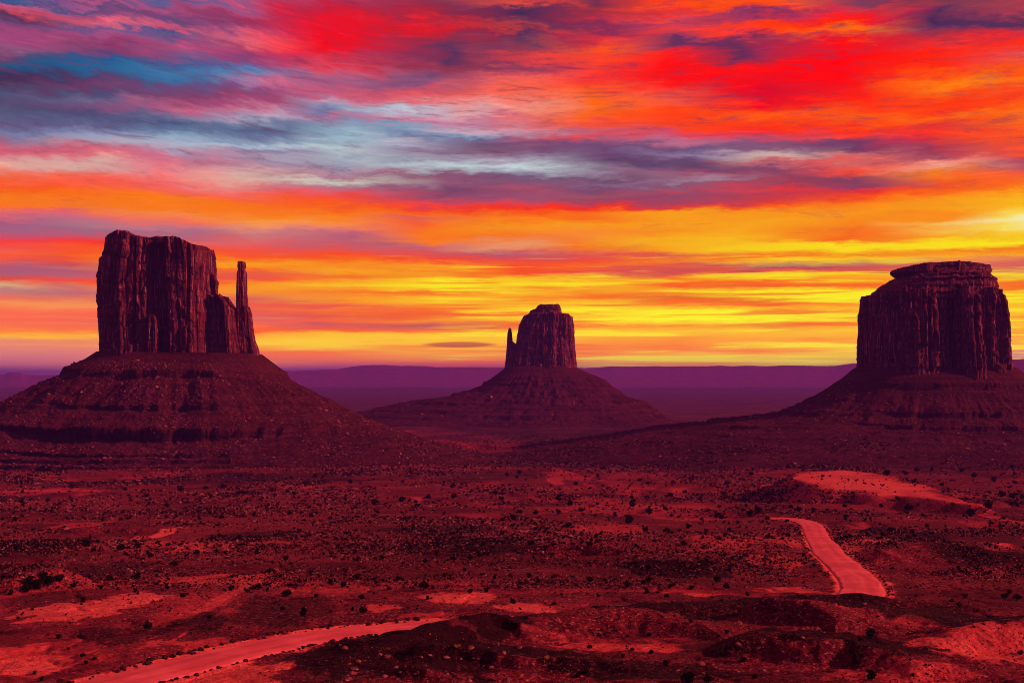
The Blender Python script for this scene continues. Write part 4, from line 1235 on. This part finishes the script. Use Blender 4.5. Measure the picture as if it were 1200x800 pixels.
def stone(name, meshes, X, Y, Z, size, label, cat, group):
    o = link(name, random.choice(meshes), None, (X, Y, Z + 0.12 * size))
    o.scale = (size * random.uniform(.8, 1.3), size * random.uniform(.8, 1.2), size * random.uniform(.75, 1.1))
    o.rotation_euler = (random.uniform(-.3, .3), random.uniform(-.3, .3), random.uniform(0, 6.28))
    return tag(o, label, cat, group)


n_st = 0
for ri, rd in enumerate(ROADS):
    P, N = rd['line'], rd['nrm']
    L = np.concatenate([[0], np.cumsum(np.hypot(*np.diff(P[:, :2], axis=0).T))])
    for sd in (-1, 1):
        sx = 0.0
        while sx < L[-1]:
            sx += 0.55 + random.expovariate(1 / 0.75) if ri == 0 else 1.4 + random.expovariate(1 / 2.2)
            i = min(int(np.searchsorted(L, sx)), len(P) - 1)
            p = P[i, :2] + N[i] * sd * (rd['half'] + random.uniform(0.2, 1.7))
            pxx = 600 + F * p[0] / p[1]
            if not (-30 < pxx < 1230):
                continue
            z = height_at(p[0], p[1])
            pyy = HZ - F * z / p[1]
            if pyy > 815 or pyy > SV[min(int(np.searchsorted(RAD, np.hypot(*p))), len(RAD) - 1), int(np.clip(np.searchsorted(SA, math.atan2(p[0], p[1])), 0, len(SA) - 1))] + 2.5:
                continue
            if ri == 0:
                lb = ("dark stone in the row along the far edge of the lower dirt road" if sd < 0 else "dark stone in the row along the near edge of the lower dirt road")
            else:
                lb = ("dark stone on the outer edge of the upper road's bend" if sd < 0 else "dark stone on the inner edge of the upper road's bend")
            if n_st < 290:
                stone("roadside_stone", STONES, p[0], p[1], z, (0.55 + 0.95 * random.random() ** 1.8) * (1.0 if ri == 0 else 0.9), lb, "stone", "stones edging the dirt roads")
                n_st += 1

# stones bared on the crests of the dark hillocks
for _ in range(70):
    x, y = random.choice([(random.uniform(490, 600), random.uniform(752, 800)), (random.uniform(600, 900), random.uniform(738, 800)), (random.uniform(880, 1150), random.uniform(705, 800)), (random.uniform(400, 480), random.uniform(755, 800))])
    X, Y, Z = on_ground(x, y)
    stone("boulder", BOULD, X, Y, Z - 0.1, random.uniform(0.35, 1.3) , "pinkish stone lying on the dark hillocks between the two roads", "boulder", "stones on the dark hillocks")

# boulders fallen on the aprons: the largest as things, the small ones as loose rubble
TL = ["pale fallen boulder on the stepped slope under the butte with the thumb spire", "fallen boulder on the skirt of the small far-off butte", "fallen boulder on the slope under the broad flat-capped butte"]
small_v = []
for ti, (t, nb, ns_, s0) in enumerate(((t1, 160, 9000, 1.0), (t2, 20, 500, 1.6), (t3, 80, 4500, 1.0))):
    V = t.V
    nr, nc = V.shape[:2]
    cnt = 0
    while cnt < nb + ns_:
        i = int(nr * random.uniform(0.06, 0.72)); j = random.randrange(nc)
        p = V[i, j]
        if p[1] > t.c[1] - 5:
            continue
        pxx = 600 + F * p[0] / p[1]
        if not (-40 < pxx < 1240) or vn2(np.array(p[0] / 45), np.array(p[1] / 45), 3) < random.uniform(-0.9, 0.6):
            continue
        if cnt < nb:
            stone("boulder", BOULD, p[0], p[1], p[2], s0 * random.uniform(2.6, 5.5), TL[ti], "boulder", "fallen boulders on the aprons of the buttes")
        else:
            small_v.append((*p, s0 * (0.8 + 2.4 * random.random() ** 2.5)))
        cnt += 1


def scatter_mesh(name, inst, proto_v, proto_f, mat, kind_label, rng, flat=1.0, tris=False):
    """many small clumps nobody could count, as one mesh; inst rows: x, y, z, size; proto_v: list of shapes"""
    A = np.array(inst, float)
    out_v, out_f, off = [], [], 0
    pick = rng.integers(0, len(proto_v), len(A))
    for k, pv in enumerate(proto_v):
        S = A[pick == k]
        if not len(S):
            continue
        an = rng.uniform(0, 6.283, len(S))
        c, s_ = np.cos(an), np.sin(an)
        v = pv[None] * S[:, 3, None, None] * np.stack([np.ones(len(S)), np.ones(len(S)), rng.uniform(.7, 1.2, len(S)) * flat], 1)[:, None]
        w = np.empty_like(v)
        w[..., 0] = v[..., 0] * c[:, None] - v[..., 1] * s_[:, None]
        w[..., 1] = v[..., 0] * s_[:, None] + v[..., 1] * c[:, None]
        w[..., 2] = v[..., 2]
        w += S[:, None, :3]
        f = proto_f[k][None] + (np.arange(len(S)) * len(pv))[:, None, None] + off
        out_v.append(w.reshape(-1, 3))
        out_f.append(f.reshape(-1, proto_f[k].shape[1]))
        off += w.shape[0] * w.shape[1]
    V, Q = np.concatenate(out_v), np.concatenate(out_f)
    me = mesh_from(name, V, None if tris else Q, mat, smooth=False, tris=Q if tris else None)
    o = link(name, me)
    tag(o, kind_label[0], kind_label[1], kind='stuff')
    return o


def rough_rock(seed):
    me = rock_mesh("tmp", seed, M_BOULDER, 1, 0.75)
    v = np.array([q.co for q in me.vertices]); f = np.array([p.vertices for p in me.polygons])
    bpy.data.meshes.remove(me)
    return v, f


RP = [rough_rock(300 + i) for i in range(5)]
scatter_mesh("rubble", small_v, [r[0] for r in RP], [r[1] for r in RP], M_BOULDER, ("loose pale rubble strewn over the slopes below the cliffs", "rubble"), rng, 1.0, True)

sage, dry, peb = [], [], []
tries = 0
XS = rng.uniform(-160, 1360, 420000)
YS = np.concatenate([rng.uniform(485, 545, 80000), rng.uniform(535, 690, 250000), rng.uniform(600, 830, 90000)])
rng.shuffle(YS)
RL = [r['line'][::8] for r in ROADS]
PT = np.array([on_ground(x, y) for x, y in zip(XS, YS)])
ok = PT[:, 1] < 2600
for rd in ROADS:
    d, _, _, _ = seg_dist(PT[:, 0], PT[:, 1], rd['line'][::6])
    ok &= d > rd['half'] + 0.9
for t in TALUS:
    q, s_, _ = t.z(PT[:, 0], PT[:, 1])
    ok &= ~((s_ < 50) | ((s_ < 430) & (q > PT[:, 2] + 25)))
    PT[:, 2] = np.where(s_ < 600, np.maximum(PT[:, 2], q), PT[:, 2])
sd_, dk_ = blob_fields(PT[:, 0], PT[:, 1])
ms = poly_sdf(PT[:, 0], PT[:, 1], MESA)
ok &= (ms > -3) | (rng.random(len(ms)) < 0.16)
dens = sstep(-0.45, 0.55, fbm2(PT[:, 0] / 70, PT[:, 1] / 70, 4, 201) + 0.5 * fbm2(PT[:, 0] / 14, PT[:, 1] / 14, 3, 202))
rowf = np.interp(YS, [500, 545, 600, 660, 700, 740, 830], [0.7, 1.0, 1.0, 0.8, 0.35, 0.22, 0.22])
u = rng.random(len(PT))
keep = ok & (u < dens * rowf)
PT, YS2, dk, sdv = PT[keep], YS[keep], dk_[keep], sd_[keep]
kind = rng.random(len(PT))
size_px = np.exp(rng.normal(0.60, 0.50, len(PT)))
size = np.clip(size_px / F * PT[:, 1], 0.30, 3.4)
A = np.column_stack([PT, size])
is_s = kind < 0.46 + 0.25 * dk - 0.1 * sdv
is_d = (~is_s) & (kind < 0.93)
SG, DG = [], []
for i in range(6):
    SG.append(leaf_cloud(14, 0.5, 0.30, 0.24, rng, 4, 0.0))
    DG.append(leaf_cloud(9, 0.42, 0.22, 0.20, rng, 3, 0.0))
scatter_mesh("sagebrush", A[is_s], [q[0] for q in SG], [q[1] for q in SG], M_SAGE, ("low dark sagebrush speckling the red desert plain", "sagebrush"), rng)
scatter_mesh("dry_grass", A[is_d] * np.array([1, 1, 1, .85]), [q[0] for q in DG], [q[1] for q in DG], M_DRY, ("pale dry grass tufts speckling the red desert plain", "grass"), rng)
is_p = ~(is_s | is_d)
scatter_mesh("loose_gravel", A[is_p] * np.array([1, 1, 1, .6]), [r[0] for r in RP], [r[1] for r in RP], M_BOULDER, ("small loose stones lying on the desert floor", "gravel"), rng, 1.0, True)

# ------------------------------------------------------------------ dusty evening air
def haze():
    R, lo, hi = 66000.0, -420.0, 214.0
    v = np.array([(x, y, z) for z in (lo, hi) for y in (-R, R) for x in (-R, R)])
    q = np.array([(0, 2, 3, 1), (4, 5, 7, 6), (0, 1, 5, 4), (2, 6, 7, 3), (0, 4, 6, 2), (1, 3, 7, 5)])
    m = bpy.data.materials.new("haze")
    m.use_nodes = True
    T = NT(m.node_tree)
    T.n.clear()
    vol = T.n.new('ShaderNodeVolumePrincipled')
    vol.inputs['Color'].default_value = (*HAZE_COLOUR, 1)
    vol.inputs['Density'].default_value = HAZE_DENSITY
    vol.inputs['Anisotropy'].default_value = 0.0
    out = T.n.new('ShaderNodeOutputMaterial')
    T.l.new(vol.outputs[0], out.inputs['Volume'])
    me = mesh_from("haze", v, q, m, smooth=False)
    o = link("haze", me)
    tag(o, "thin purple evening haze filling the valley", "haze", kind='stuff')


haze()
